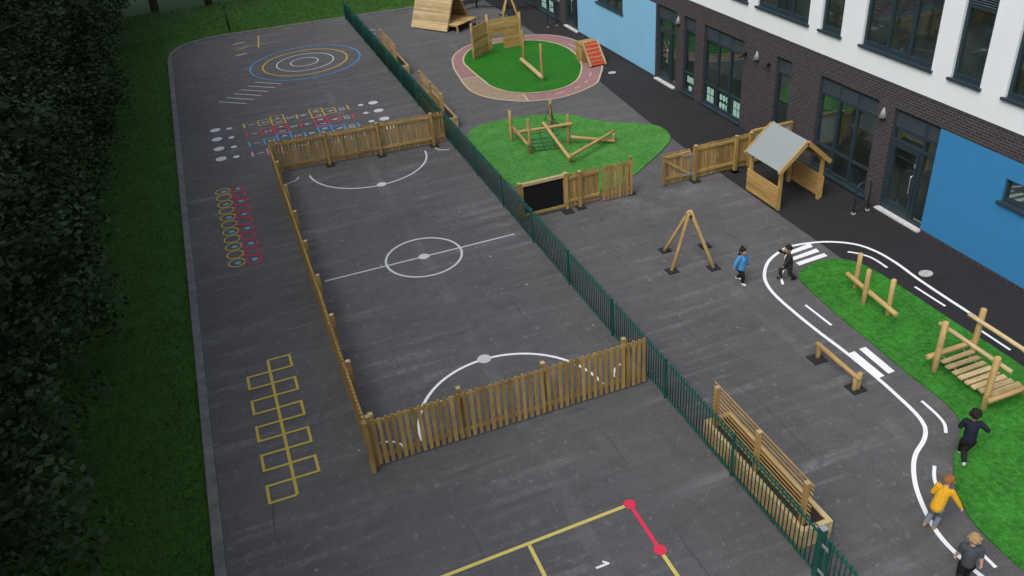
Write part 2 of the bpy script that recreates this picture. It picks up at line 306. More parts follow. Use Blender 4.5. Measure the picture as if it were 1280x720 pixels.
# ------------------------------------------------------------------ painted markings
Z1 = .009
g = MB(); g.ring(4.1, 20.5, 1.08, .065, Z1, 'grey_line'); g.ribbon([(1.26, 20.5), (6.86, 20.5)], .055, .0125, 'grey_line'); g.disc(4.1, 20.5, .155, .016, 'grey_line')
g.ring(4.09, 27.85, 2.08, .065, Z1, 'grey_line', 48, 182, 358); g.disc(4.11, 25.8, .16, .0125, 'grey_line'); g.ring(7.02, 27.9, .46, .05, Z1, 'grey_line', 12, 185, 265); g.ring(1.2, 27.98, .46, .05, Z1, 'grey_line', 12, 270, 345)
g.ring(4.1, 13.15, 2.08, .07, Z1, 'white_line', 48, 0, 180); g.disc(4.1, 15.24, .165, .0125, 'grey_line'); g.ring(1.2, 13.05, .44, .05, Z1, 'white_line', 12, 10, 90); g.ring(7.0, 13.2, .5, .05, Z1, 'white_line', 12, 95, 165)
struct(g.build('pitch_markings'))
g = MB(); g.ribbon([(-.9, 9.63), (5.11, 9.85)], .07, Z1, 'yellow_line'); g.ribbon([(3.05, 9.73), (3.05, 3)], .07, .0125, 'yellow_line'); g.ribbon([(5.11, 9.85), (5.10, 8.69)], .075, .0125, 'red_line'); g.ribbon([(5.10, 8.69), (5.14, 3)], .07, Z1, 'yellow_line')
for y in (9.85, 8.69): g.disc(5.105, y, .115, .0165, 'red_line')
g.ribbon([(3.92, 8.80), (4.17, 8.805)], .045, Z1, 'white_line'); g.ribbon([(4.15, 8.81), (4.08, 8.88)], .04, .0125, 'white_line'); g.ribbon([(-.9, 9.63), (-.9, 3)], .07, .0125, 'yellow_line'); struct(g.build('court_markings'))
g = MB()
for r_ in range(11):
    y = 28.0 - .525 * r_
    for x, c in ((-.915, 'yellow_old'), (-.435, 'red_old')):
        g.ring(x, y - (0.06 if x > -.6 else 0) * 1, .235, .045, Z1 + (.0035 if x > -.6 else 0), c, 32)
        if r_ % 2 == 0: g.disc(x + .03, y - .03, .09, Z1, 'teal_dot', 18)
struct(g.build('stepping_ring_markings'))
g = MB(); sp_ = .06
g.ribbon([(-.655, 17.5), (-.64, 12.76)], .065, Z1, 'yellow_old')
for i in range(10):
    y1 = 17.5 - .4745 * i; y0 = y1 - .48; sg = 1 if i % 2 == 0 else -1; x0, x1 = -.655, -.655 + sg * .52
    for a, b in (((x0, y1), (x1, y1)), ((x0, y0), (x1, y0))): g.ribbon([a, b], sp_, .0125 + (.0012 if sg > 0 else 0), 'yellow_old')
    g.ribbon([(x1, y1 + .03), (x1, y0 - .03)], sp_, .0165, 'yellow_old')
struct(g.build('hopscotch_markings'))
def digit(g, ch, x, y, size, z, m):
    cu = bpy.data.curves.new('glyph', 'FONT'); cu.body = ch; cu.size = size; cu.align_x = 'CENTER'; cu.align_y = 'CENTER'; cu.resolution_u = 2
    o = bpy.data.objects.new('glyph', cu); COL.objects.link(o); me = bpy.data.meshes.new_from_object(o.evaluated_get(bpy.context.evaluated_depsgraph_get()))
    g.add([(x + v.co.y * .9, y - v.co.x, z) for v in me.vertices], [tuple(p.vertices) for p in me.polygons], m)
    bpy.data.objects.remove(o); bpy.data.curves.remove(cu); bpy.data.meshes.remove(me)
g = MB()
def sq(x0, x1, y0, y1, m, z):
    for a, b in (((x0 - .025, y0), (x1 + .025, y0)), ((x0 - .025, y1), (x1 + .025, y1))): g.ribbon([a, b], .055, z, m)
    for x in (x0, x1): g.ribbon([(x, y0), (x, y1)], .055, z + .0035, m)
for r_, c in enumerate(('yellow_old', 'red_old', 'blue_line', 'pink_line')):
    y = 33.97 - 1.06 * r_; sk = lambda x: y - .055 * (x - .4)
    for x in (.37, 2.47, 4.55): g.ribbon([(x, sk(x) - .25), (x, sk(x) + .25)], .08, Z1, c)
    n = 1
    for x, k_ in ((.65, 0), (1.19, 1), (1.7, 2), (2.18, 0), (2.73, 0), (3.27, 2), (3.78, 1), (4.27, 0)):
        yy = sk(x)
        if k_ == 1: sq(x - .26, x + .24, yy - .28, yy + .3, c, Z1)
        if k_ == 2:
            sq(x - .25, x + .26, yy - .5, yy + .5, c, Z1 + .008); g.ribbon([(x - .25, yy), (x + .26, yy)], .05, Z1 + .016, c)
            digit(g, str(n), x, yy - .25, .36, Z1, 'grey_line'); n += 1; digit(g, str(n), x, yy + .25, .36, Z1, 'grey_line'); n += 1
        else: digit(g, str(n), x, yy, .42, Z1, 'grey_line'); n += 1
struct(g.build('number_trail_markings'))
g = MB()
for i in range(4):
    g.disc(-.75, 34.12 - 1.05 * i, .20, Z1, 'grey_line'); g.disc(-.21, 34.0 - 1.04 * i, .115, Z1, 'grey_line'); g.disc(5.6, 33.73 - 1.02 * i, .20, Z1, 'grey_line'); g.disc(5.08, 33.74 - 1.02 * i, .115, Z1, 'grey_line')
struct(g.build('dot_markings'))
g = MB(); g.ring(3.93, 41.1, 2.0, .08, Z1, 'yellow_old'); g.ring(3.95, 41.1, 2.6, .07, Z1, 'blue_line', 64); g.ring(3.93, 41.1, 1.35, .06, Z1, 'grey_line'); g.ring(3.9, 41.15, .65, .06, Z1, 'grey_line'); struct(g.build('target_markings'))
g = MB()
for i in range(6):
    x, y = -.36 + 1.72 * i / 5, 37.57 + 1.81 * i / 5; g.ribbon([(x, y), (x + 1.08, y - .95)], .055, Z1, 'grey_line'); g.disc(x + 1.12, y - .99, .06, .0125, 'red_old', 12)
for x0, y0, x1, y1, c in ((1.0, 46.4, 1.6, 46.5, 'grey_line'), (1.0, 45.2, 1.7, 45.5, 'yellow_old'), (.95, 44.2, 1.5, 44.3, 'grey_line'), (2.4, 47.3, 2.15, 45.0, 'yellow_old'), (7.7, 44.8, 8.15, 44.5, 'grey_line'), (7.56, 43.82, 8.03, 43.8, 'grey_line')): g.ribbon([(x0, y0), (x1, y1)], .08, Z1, c)
struct(g.build('jump_markings'))
road = [(14.8, 7.6), (14.88, 9.0), (14.95, 10.19), (15.03, 11.5), (15.04, 12.6), (15.06, 13.48), (15.12, 14.31), (15.08, 15.0), (14.87, 15.55), (14.41, 15.96), (13.87, 16.18), (13.29, 16.27), (12.85, 16.16), (12.32, 15.88), (11.88, 15.42), (11.64, 14.95), (11.53, 14.37), (11.5, 13.53), (11.51, 12.72), (11.55, 11.79), (11.55, 10.83), (11.52, 10.24), (11.47, 9.67), (11.38, 9.32), (11.24, 9.11), (11.02, 8.93), (10.65, 8.72), (10.35, 8.45), (10.04, 8.04), (9.78, 7.53), (9.61, 7.04), (9.57, 6.55), (9.63, 5.9), (10.0, 4.9)]
g = MB(); g.ribbon(cr(road, 8), .085, Z1 + .0035, 'white_line')
for d in ([(14.42, 15.35), (14.59, 15.17), (14.76, 14.81), (14.77, 14.26)], [(12.44, 15.39), (12.2, 15.16), (11.99, 14.79)], [(11.92, 13.79), (11.93, 12.83)], [(14.74, 13.26), (14.76, 12.29)], [(14.73, 11.22), (14.73, 10.38)], [(11.84, 9.87), (11.81, 9.44), (11.74, 9.15), (11.57, 8.93)], [(10.73, 8.33), (10.48, 8.06), (10.22, 7.6)], [(9.95, 6.57), (9.93, 6.13)]):
    g.ribbon(cr(d, 6), .065, Z1 + .0035, 'white_line')
for qd in (((13.18, 16.08), (13.84, 16.17), (13.80, 15.98), (13.04, 15.92)), ((12.95, 15.77), (13.81, 15.86), (13.79, 15.69), (12.94, 15.63)), ((12.9, 15.51), (13.84, 15.57), (13.83, 15.41), (12.9, 15.35)),
           ((11.55, 11.79), (11.74, 11.8), (11.73, 10.83), (11.55, 10.82)), ((11.88, 11.82), (12.06, 11.82), (12.03, 10.86), (11.85, 10.85))): g.poly(qd, Z1 + .0075, 'white_line')
struct(g.build('road_markings'))
def cover(x, y, label, r):
    g = MB(); g.poly([(x + r * c * (1.25), y + r * s_) for c, s_ in ((math.cos(a * .3927 + .2), math.sin(a * .3927 + .2)) for a in range(16))], .012, 'concrete', .01)
    o = empty('drain_cover', (x, y, .004), label, 'drain cover'); g.build('cover', o)
    h = MB(); h.box(x - .06, x + .06, y - .008, y + .008, .0125, .017, 'galv'); h.build('lifting_slot', o)
cover(15.41, 13.62, 'pale round drain cover on dark tarmac beside the right-hand road line', .15); cover(15.55, 31.69, 'pale small drain cover on dark tarmac near the pale blue wall', .14)

# ------------------------------------------------------------------ school building (wall face looks towards -x)
XW = 16.79
B = empty('school_building', (XW, 24, 0), 'two storey school in dark brick and white render with blue panels and grey framed windows', 'school')
def holed(x, y0, y1, z0, z1, holes, m, depth=.16):
    g = MB(); ys = sorted({y0, y1} | {h[i] for h in holes for i in (0, 1)}); zs = sorted({z0, z1} | {h[i] for h in holes for i in (2, 3)})
    for a, b in zip(ys, ys[1:]):
        for c, d in zip(zs, zs[1:]):
            if any(h[0] < (a + b) / 2 < h[1] and h[2] < (c + d) / 2 < h[3] for h in holes): continue
            g.add([(x, a, c), (x, a, d), (x, b, d), (x, b, c)], [(0, 1, 2, 3)], m)
    for h in holes:
        a, b, c, d = h; q = [(x, a, c), (x, b, c), (x, b, d), (x, a, d)]; w = [(x + depth, *p[1:]) for p in q]
        g.add(q + w, [(i, (i + 1) % 4, 4 + (i + 1) % 4, 4 + i) for i in range(4)], m)
    return g
low = [(28.58, 30.1, 0, 3.02), (27.22, 28.05, 0, 3.02), (24.1, 26.62, 0, 3.02), (21.49, 22.28, 0, 3.02), (17.6, 20.1, 0, 3.02), (15.34, 17.0, 0, 3.02), (37.9, 39.4, 0, 3.02), (40.1, 43.0, 0, 3.02), (43.6, 45.2, 0, 3.02)]
bw1, bw2 = (10.6, 13.18, 1.92, 2.52), (33.1, 35.7, 1.95, 2.55)
pan1, pan2 = (4, 15.34, .1, 3.01), (30.2, 37.85, .08, 3.01)
g = holed(XW, 4, 54, 0, 3.63, low + [pan1, pan2], 'brick'); g.build('brick_wall', B)
g = holed(XW - .015, pan1[0], pan1[1], .1, 3.01, [bw1], 'blue_panel'); g.box(XW - .014, XW + .02, 4, 15.338, 3.008, 3.018, 'frame'); g.build('blue_panel', B)
g = holed(XW - .015, pan2[0], pan2[1], .08, 3.01, [bw2], 'pale_blue_panel'); g.box(XW - .014, XW + .02, 30.2, 37.85, 3.008, 3.018, 'frame'); o = g.build('blue_panel', B); o['label'] = 'paler sky blue wall panel'
up = [(24.05, 24.93, 4.34, 6.5), (20.92, 23.52, 4.34, 6.5), (19.46, 20.36, 4.34, 6.5), (16.01, 18.6, 4.34, 6.5), (14.47, 15.38, 4.34, 6.5), (11.15, 13.75, 4.34, 6.5)]
g = holed(XW - .03, 4, 54, 3.655, 7.6, up, 'white_render', .19); g.add([(XW - .03, 4, 3.655), (XW - .03, 54, 3.655), (XW + .1, 54, 3.655), (XW + .1, 4, 3.655)], [(0, 1, 2, 3)], 'white_render'); g.build('render_wall', B)
g = MB(); g.box(XW - .012, XW + .05, 4, 54, 3.622, 3.654, 'frame'); g.build('drip_trim', B)
g = MB(); g.box(XW + .2, 30, 4.2, 53.8, .01, 7.55, 'white_render'); g.build('core_wall', B)
g = MB(); g.box(XW - .25, 30.3, 3.8, 54.2, 7.62, 7.85, 'frame'); g.build('roof', B)
def window(y0, y1, z0, z1, n, name='window', x=XW, rail=None, louvre=None, sill=True, papers=(), handle=None, trans=None, fw=.07):
    xf = x + .07; g = MB()                       # frame stands 7 cm back from the wall face
    def fb(a, b, c, d, dx=0): g.box(xf + dx, xf + .09, a, b, c, d, 'frame')
    fb(y0 + .004, y0 + fw, z0 + .004, z1 - .004); fb(y1 - fw, y1 - .004, z0 + .004, z1 - .004); fb(y0 + fw, y1 - fw, z0 + .004, z0 + fw + .02, .003); fb(y0 + fw, y1 - fw, z1 - fw, z1 - .004, .003)
    st = (y1 - y0 - 2 * fw) / n if isinstance(n, int) else None
    ms = [y0 + fw + st * i for i in range(1, n)] if st else list(n)
    for q in ms: fb(q - .045, q + .045, z0 + fw, z1 - fw, .006)
    for zz in ([rail] if rail else []) + ([louvre] if louvre else []) + ([trans] if trans else []): fb(y0 + fw, y1 - fw, zz - .04, zz + .04, .009)
    if handle:                                    # leaf stiles of a door
        a, b = handle[0], handle[1]
        for p_, q_, c_, d_ in ((a, a + .1, z0 + .1, trans - .05), (b - .1, b, z0 + .1, trans - .05), (a + .1, b - .1, z0 + .1, z0 + .3), (a + .1, b - .1, trans - .16, trans - .05)): fb(p_, q_, c_, d_, -.012)
    W = g.build(name, B)
    g = MB(); g.box(xf + .055, xf + .065, y0 + fw, y1 - fw, z0 + fw, (louvre or z1) - (0 if louvre else fw), 'glass'); g.build('pane', W)
    if louvre:
        g = MB(); zz = louvre + .06
        while zz < z1 - fw - .02: g.bar((xf + .03, y0 + fw, zz), (xf + .03, y1 - fw, zz), .05, .012, 'louvre', (.55, 0, .85)); zz += .055
        g.box(xf + .07, xf + .08, y0 + fw, y1 - fw, louvre, z1 - fw, 'frame'); g.build('louvre', W)
    if sill:
        g = MB(); g.box(x - .07, xf + .02, y0 - .06, y1 + .06, z0 - .055, z0 + .003, 'sill'); g.build('sill', W)
    for (a, b, c, d, kind) in papers:
        g = MB()
        if kind == 'rect': g.box(xf + .046, xf + .052, a, b, c, d, 'paper')
        else:
            cy, cz, ra, rb = (a + b) / 2, (c + d) / 2, (b - a) / 2, (d - c) / 2
            q = [(cy + ra * math.cos(t * .5236), cz + rb * math.sin(t * .5236) * (1.25 if math.sin(t * .5236) < 0 else .85)) for t in range(12)]
            g.add([(xf + .046, u, v_) for u, v_ in q] + [(xf + .052, u, v_) for u, v_ in q], [tuple(range(12)), tuple(range(23, 11, -1))] + [(i, 12 + i, 12 + (i + 1) % 12, (i + 1) % 12) for i in range(12)], 'paper')
        g.build('paper_sheet', W)
    if handle:
        g = MB(); hy = handle[2]; xx = xf - .075; g.tube([(xf - .014, hy, .85), (xx, hy, .87), (xx - .005, hy, .93), (xx - .005, hy, 1.32), (xx, hy, 1.38), (xf - .014, hy, 1.4)], .016, 'steel', 8); g.build('handle', W)
        g = MB(); g.box(xf - .02, xf - .012, hy - .025, hy + .025, 1.62, 1.74, 'steel'); g.build('lock_plate', W)
        g = MB(); g.box(x - .12, x + .06, y0 - .02, y1 + .02, .002, .045, 'threshold'); g.build('threshold', W)
    return W
def pap4(y0, y1, z0, z1): 
    ym, zm = (y0 + y1) / 2, (z0 + z1) / 2; return [(y0, ym - .02, z0, zm - .02, 'rect'), (ym + .02, y1, z0, zm - .02, 'rect'), (y0, ym - .02, zm + .02, z1, 'rect'), (ym + .02, y1, zm + .02, z1, 'rect')]
def base(y0, y1): return (y0, y1, .1, 3.02)
ground_sill = dict(rail=.86, louvre=2.5)
hearts = [(25.0 + .2 * i, 25.17 + .2 * i, .22 + .3 * j, .45 + .3 * j, 'oval') for i in range(3) for j in range(2)]
window(24.1, 26.62, .1, 3.02, 3, papers=pap4(25.98, 26.42, .2, .74) + hearts + pap4(24.25, 24.66, .2, .74), **ground_sill)
window(27.22, 28.05, .1, 3.02, 1, papers=[(27.38 + .17 * i, 27.52 + .17 * i, .5, .74, 'rect') for i in range(3)] + [(27.5, 27.75, .2, .4, 'oval')], **ground_sill)
window(21.49, 22.28, .1, 3.02, 1, louvre=2.5); window(17.6, 20.1, .1, 3.02, 3, **ground_sill)
window(15.34, 17.0, .03, 3.02, [15.86], 'door', louvre=2.5, trans=2.12, sill=False, handle=(15.92, 16.92, 16.0))
window(28.58, 30.1, .03, 3.02, [29.1], 'door', louvre=2.5, trans=2.12, sill=False, handle=(29.16, 30.02, 29.25))
window(37.9, 39.4, .03, 3.02, [38.4], 'door', louvre=2.5, trans=2.12, sill=False, handle=(38.46, 39.32, 38.56))
window(40.1, 43.0, .1, 3.02, 3, papers=pap4(41.2, 41.75, .2, .74) + pap4(42.2, 42.8, .2, .74) + pap4(40.3, 40.8, .95, 1.5), **ground_sill); window(43.6, 45.2, .1, 3.02, 2, papers=pap4(44.5, 44.95, .2, .74), **ground_sill)
window(*bw1, 3, x=XW - .015, fw=.06); window(*bw2, 3, x=XW - .015, fw=.06)
for i, (a, b, c, d) in enumerate(up): window(a, b, c, d, 3 if b - a > 1.5 else 1, x=XW - .03, fw=.10, louvre=6.08 if b - a < 1.5 else None)
def lamp(y, label):
    o = empty('wall_lamp', (XW, y, 2.62), label, 'wall lamp', 'cone shaped lamps along the school wall')
    g = MB(); n = 18; ap = (XW - .02, y, 2.93); ring = [(XW - .002 - .15 * math.sin(math.pi * i / n), y + .13 * math.cos(math.pi * i / n), 2.64) for i in range(n + 1)]
    g.add([ap] + ring, [(0, i + 1, i + 2) for i in range(n)] + [tuple(range(n + 1, 0, -1))], 'lamp_grey', [True] * n + [False]); g.build('lamp_shade', o)
    g = MB(); g.ball((XW - .09, y, 2.64), .055, 'threshold', 10, (1, 1, .5)); g.build('bulb', o)
lamp(28.44, 'grey cone wall lamp between the far glass door and narrow window'); lamp(23.32, 'grey cone wall lamp right of the window with paper hearts'); lamp(17.36, 'grey cone wall lamp beside the near glass door')
def cam_(y, label):
    o = empty('security_camera', (XW, y, 2.62), label, 'security camera'); g = MB(); g.box(XW - .07, XW - .002, y - .04, y + .04, 2.6, 2.7, 'black_metal'); g.build('bracket', o)
    g = MB(); g.tube([(XW - .05, y, 2.64), (XW - .27, y - .05, 2.60)], .045, 'black_metal', 10); g.build('housing', o)
cam_(23.95, 'small black security camera just left of the middle cone lamp'); cam_(22.62, 'small black security camera left of the narrow brick wall window')

def hoop(x0, x1, y, label, h=.95):
    o = empty('handrail', (x0, y, 0), label, 'handrail'); g = MB(); pts_ = [(x0, y, .01), (x0, y, h - .16)] + [(x0 + .16 - .16 * math.cos(a), y, h - .16 + .16 * math.sin(a)) for a in (.4, .8, 1.2)] + [(x0 + .16, y, h), (x1 - .12, y, h)] + [(x1 - .12 + .12 * math.sin(a), y, h - .12 + .12 * math.cos(a)) for a in (.5, 1.0)] + [(x1, y, h - .12), (x1, y, .01)]
    g.tube(pts_, .022, 'blue_steel', 10); g.build('rail', o); g = MB(); g.tube([(x0 + .02, y, .17), (x1 - .02, y, .17)], .016, 'blue_steel', 8); g.build('lower_bar', o)
    for x in (x0, x1): g = MB(); g.tube([(x, y, .004), (x, y, .03)], .07, 'galv', 14); g.build('foot_plate', o)
hoop(15.93, 16.42, 16.98, 'dark blue hooped handrail beside the near school door'); hoop(15.9, 16.4, 39.6, 'dark blue hooped handrail by the farthest school door')

# ------------------------------------------------------------------ green bow-top railing
def bow_panel(y0, y1, x, h, pitch=.105):
    g = MB(); n = int(round((y1 - y0) / pitch)); p_ = (y1 - y0) / n
    for z in (.11, h - .11): g.box(x - .02, x + .02, y0, y1, z - .012, z + .012, 'green_paint', .5)
    for i in range(n):
        y = y0 + p_ * (i + .5)
        if i % 2 == 0 and i + 1 < n:
            y2 = y + p_; ym = (y + y2) / 2; top = h - .05
            g.tube([(x, y, .06), (x, y, top)] + [(x, ym - p_ / 2 * math.cos(a), top + p_ / 2 * math.sin(a)) for a in (.6, 1.2, 1.94, 2.54)] + [(x, y2, top), (x, y2, .06)], .0115, 'green_paint', 6)
        elif i % 2 == 0: g.tube([(x, y, .06), (x, y, h - .1)], .0115, 'green_paint', 6)
    return g
XF = 7.18; F = empty('bow_top_railing', (XF, 27, 0), 'long dark green bow topped metal railing down the middle of the playground', 'railing')
PY = [7.18 + 2.525 * i for i in range(17)]
for i, y in enumerate(PY):
    g = MB(); w = .05 if i == 0 else .024; hp = 1.15 if i == 0 else 1.06; g.box(XF - w, XF + w, y - w, y + w, 0, hp, 'green_paint'); g.box(XF - w - .005, XF + w + .005, y - w - .005, y + w + .005, hp, hp + .012, 'galv' if i == 0 else 'green_paint'); g.build('post', F)
    if i: bow_panel(PY[i - 1] + .05, y - .05, XF, 1.08).build('railing_panel', F)
Gt = empty('metal_gate', (XF, 6.98, 0), 'green bow topped metal gate at the near end of the railing', 'gate')
bow_panel(5.72, 6.96, XF, 1.06).build('railing_panel', Gt)
for y in (7.0, 5.68): g = MB(); g.box(XF - .03, XF + .03, y - .03, y + .03, .05, 1.06, 'green_paint'); g.build('gate_stile', Gt)
for z in (.25, .85): g = MB(); g.box(XF - .045, XF - .031, 6.97, 7.12, z - .03, z + .03, 'galv'); g.build('hinge', Gt)

# ------------------------------------------------------------------ timber fences
def pads(o, x, y, r=.16, m='rubber'):
    g = MB(); g.box(x - r, x + r, y - r, y + r, .004, .022, m); g.build('base_plate', o)
def picket_run(o, a, b, h, front, posts, side=1, gap=.137, w=.080, wood='picket_wood', post_h=None, z0=.05, rails=True, padded=True, pname='picket_panel'):
    """pickets from a to b (ground points); front: unit normal of the picket side; posts: distances along the run"""
    a, b = V((*a, 0)), V((*b, 0)); d = (b - a).normalized(); L = (b - a).length; nrm = V((*front, 0)).normalized()
    cuts = sorted({0, L} | {p_ for p_ in posts if .2 < p_ < L - .2})
    for c0, c1 in zip(cuts, cuts[1:]):
        g = MB(); n = max(2, int(round((c1 - c0) / gap))); st = (c1 - c0) / n
        for i in range(n):
            q = a + d * (c0 + st * (i + .5)) + nrm * .032; hh_ = h + random.uniform(-.012, .008); zz = z0 + random.uniform(-.01, .01); tl = d * random.uniform(-.006, .006)
            ws = w * random.uniform(.94, 1.03)/2; th = nrm * .011; vs = []; wu = []
            for e, zc in ((0, zz), (1, hh_ - .03), (2, hh_)):      # weathered top
                k_ = 1 if e < 2 else .8
                for sx, sy in ((-1, -1), (1, -1), (1, 1), (-1, 1)):
                    vs.append(q + d * (sx * ws * k_) + th * sy + V((0, 0, zc)) + tl * (zc / h)); wu.append((zc, sx * ws, sy * .011))
            fs = [(3, 2, 1, 0), (8, 9, 10, 11)] + [(4 * e + j, 4 * e + (j + 1) % 4, 4 * e + 4 + (j + 1) % 4, 4 * e + 4 + j) for e in range(2) for j in range(4)]
            g.add(vs, fs, wood, False, wu)
        for z in (.25, h - .12): g.bar(a + d * (c0 + .004) + V((0, 0, z)), a + d * (c1 - .004) + V((0, 0, z)), .04, .085, wood)
        g.build(pname, o)
    for p_ in posts:
        q = a + d * p_ - nrm * .075; ph = post_h or h + .06; g = MB()
        g.bar(q + V((0, 0, .01)), q + V((0, 0, ph)), .095, .095, wood, d); g.add([q + d * (sx * .048) + nrm * (sy * .048) + V((0, 0, ph + .002)) for sx, sy in ((-1, -1), (1, -1), (1, 1), (-1, 1))] + [q + V((0, 0, ph + .03))], [(i, (i + 1) % 4, 4) for i in range(4)], 'pale_wood'); g.build('post', o)
        if padded: pads(o, *(q - nrm * .06)[:2], .15)
PFg = 'picket fences around the ball court'
P = empty('picket_fence', (4, 12.83, 0), 'brown picket fence across the near end of the ball court', 'picket fence', PFg)
picket_run(P, (1.0, 12.85), (7.06, 12.88), 1.25, (0, -1), [.07, 1.87, 3.7, 5.56], padded=False)
P = empty('picket_fence', (.95, 20.6, 0), 'long brown picket fence seen edge-on along the left of the ball court', 'picket fence', PFg)
picket_run(P, (.93, 12.78), (.93, 28.4), 1.25, (-1, 0), [.1 + 1.93 * i for i in range(9)], padded=False)
g = MB(); g.box(.85, .945, 12.66, 12.755, .01, 1.32, 'picket_wood'); g.build('post', P)
P = empty('picket_fence', (4, 28.3, 0), 'brown picket fence across the far end of the ball court', 'picket fence', PFg)
picket_run(P, (1.0, 28.52), (7.08, 28.12), 1.18, (.06, 1), [1.84, 3.68, 5.62], gap=.118, w=.088)
P = empty('picket_fence', (9.2, 21.2, 0), 'picket fence with a blackboard panel in front of the climbing turf', 'picket fence')
YB = 21.22
picket_run(P, (8.90, YB), (9.96, YB), 1.12, (0, 1), [.36], post_h=1.2, gap=.1, w=.094); picket_run(P, (9.98, YB - .09), (11.02, YB - .11), 1.2, (0, -1), [], gap=.13, w=.092, pname='gate_leaf')
for x, hh_ in ((7.36, 1.2), (8.83, 1.2)): g = MB(); g.box(x - .055, x + .055, YB - .06, YB + .05, .01, hh_, 'picket_wood'); g.box(x - .06, x + .06, YB - .065, YB + .055, hh_, hh_ + .02, 'pale_wood'); g.build('post', P)
pads(P, 8.80, YB - .2); g = MB(); g.box(10.97, 11.06, YB - .02, YB + .07, .01, 1.24, 'picket_wood'); g.build('post', P); pads(P, 11.04, YB - .05, .1)
g = MB(); g.box(7.42, 8.77, YB - .075, YB + .03, 1.1, 1.19, 'pale_wood'); g.box(7.42, 8.77, YB - .075, YB + .03, .12, .2, 'picket_wood')
for x in (7.435, 8.755): g.box(x - .02, x + .02, YB - .06, YB + .02, .2, 1.1, 'picket_wood')
g.build('board_frame', P); g = MB(); g.box(7.458, 8.732, YB - .035, YB - .01, .2, 1.098, 'chalkboard'); g.build('blackboard', P)
P = empty('picket_fence', (15, 21.1, 0), 'picket fence running from the open gateway to the brick school wall', 'picket fence')
picket_run(P, (13.14, 21.12), (15.2, 21.12), 1.14, (0, 1), [.03, 1.5, 2.03], post_h=1.2, gap=.104, w=.094); pads(P, 14.6, 20.95, .12)
for x in (15.28, 16.7): g = MB(); g.box(x - .05, x + .05, 21.08, 21.18, .01, 1.22, 'picket_wood'); g.build('post', P)
g = MB(); g.box(15.34, 16.64, 21.07, 21.19, 1.14, 1.22, 'picket_wood'); g.box(15.34, 16.64, 21.08, 21.17, .14, .22, 'picket_wood'); g.build('board_frame', P); g = MB(); g.box(15.335, 16.645, 21.11, 21.14, .22, 1.138, 'board_grey'); g.build('grey_board', P)
P = empty('picket_gate', (13.05, 21.1, 0), 'wooden picket gate with a diagonal brace and grey metal hinges', 'gate')
picket_run(P, (12.06, 21.12), (13.05, 21.12), 1.1, (0, 1), [], z0=.06, gap=.12, w=.095, pname='gate_boards')
g = MB(); g.bar((12.1, 21.085, .92), (13.0, 21.085, .27), .03, .08, 'picket_wood', (0, 0, 1)); g.box(12.05, 12.12, 21.06, 21.1, .1, 1.06, 'picket_wood'); g.build('brace', P)
for z in (.27, .93): g = MB(); g.box(12.72, 13.22, 21.055, 21.064, z - .035, z + .035, 'galv'); g.build('hinge', P)

# ------------------------------------------------------------------ play equipment
H = empty('playhouse', (14.95, 18.9, 0), 'open wooden playhouse with a pitched grey roof and low plank walls', 'playhouse')
for x, y, h in ((14.25, 18.2, 1.33), (15.66, 18.22, 1.33), (14.25, 19.64, 1.33), (15.64, 19.6, 1.33)):
    g = MB(); g.box(x - .045, x + .045, y - .045, y + .045, .004, h, 'house_wood'); g.build('post', H)
for x in (14.18, 15.73):
    g = MB()
    for j in range(5): g.box(x - .018, x + .018, 18.16, 19.7, .06 + .138 * j, .06 + .138 * j + .134, 'house_wood')
    g.build('side_wall', H)
ZR, ZE, XR, HW = 2.03, 1.27, 14.96, .85
for sg in (-1, 1):
    g = MB(); a, b = V((XR, 0, ZR)), V((XR + sg * HW, 0, ZE)); n = V((sg * (ZR - ZE), 0, HW)).normalized() * .02
    q = [(a.x, 18.11, a.z), (b.x, 18.11, b.z), (b.x, 19.75, b.z), (a.x, 19.75, a.z)]; g.add([V(p_) + n for p_ in q] + [V(p_) - n * .2 for p_ in q], [(0, 1, 2, 3), (7, 6, 5, 4)] + [(i, 4 + i, 4 + (i + 1) % 4, (i + 1) % 4) for i in range(4)], 'roof_felt'); g.build('roof_panel', H)
    for y in (18.085, 19.775): g = MB(); g.bar(V((XR + sg * .005, y, ZR - .03)), V((XR + sg * (HW + .03), y, ZE - .055)), .045, .13, 'house_wood'); g.build('bargeboard', H)
    g = MB(); g.box(XR + sg * .7 - .03, XR + sg * .7 + .03, 18.11, 19.75, 1.28, 1.36, 'house_wood'); g.build('eaves_beam', H)
g = MB(); g.box(XR - .02, XR + .02, 18.12, 19.74, ZR - .1, ZR - .01, 'house_wood'); g.build('ridge_beam', H)

def wigwam(bases, apex, label, r=.05, cat='climbing frame', wood='log_wood'):
    c = sum((V((*b_, 0)) for b_ in bases), V()) / len(bases); o = empty('wigwam_frame', c, label, cat)
    for i, b_ in enumerate(bases):
        bb = V((*b_, .015)); t = V(apex) + V((b_[0] - c.x, b_[1] - c.y, 0)).normalized() * (.05); d = (t - bb).normalized(); g = MB(); g.log(bb, t + d * .06, r, wood); g.build('pole', o); pads(o, *b_, .15)
    g = MB(); g.tube([V(apex) + V((0, 0, -.1)), V(apex) + V((0, 0, -.02))], .105, 'rope_dark', 12); g.build('rope_lashing', o)
wigwam([(10.22, 17.66), (9.86, 16.64), (10.9, 16.28), (11.3, 17.36)], (10.45, 16.82, 1.5), 'four pole wooden wigwam frame standing on bare tarmac')
wigwam([(14.75, 43.2), (14.55, 42.5), (15.3, 42.25), (15.6, 42.9)], (15.05, 42.75, 1.15), 'small far wooden wigwam frame beyond the plank wall', .045)

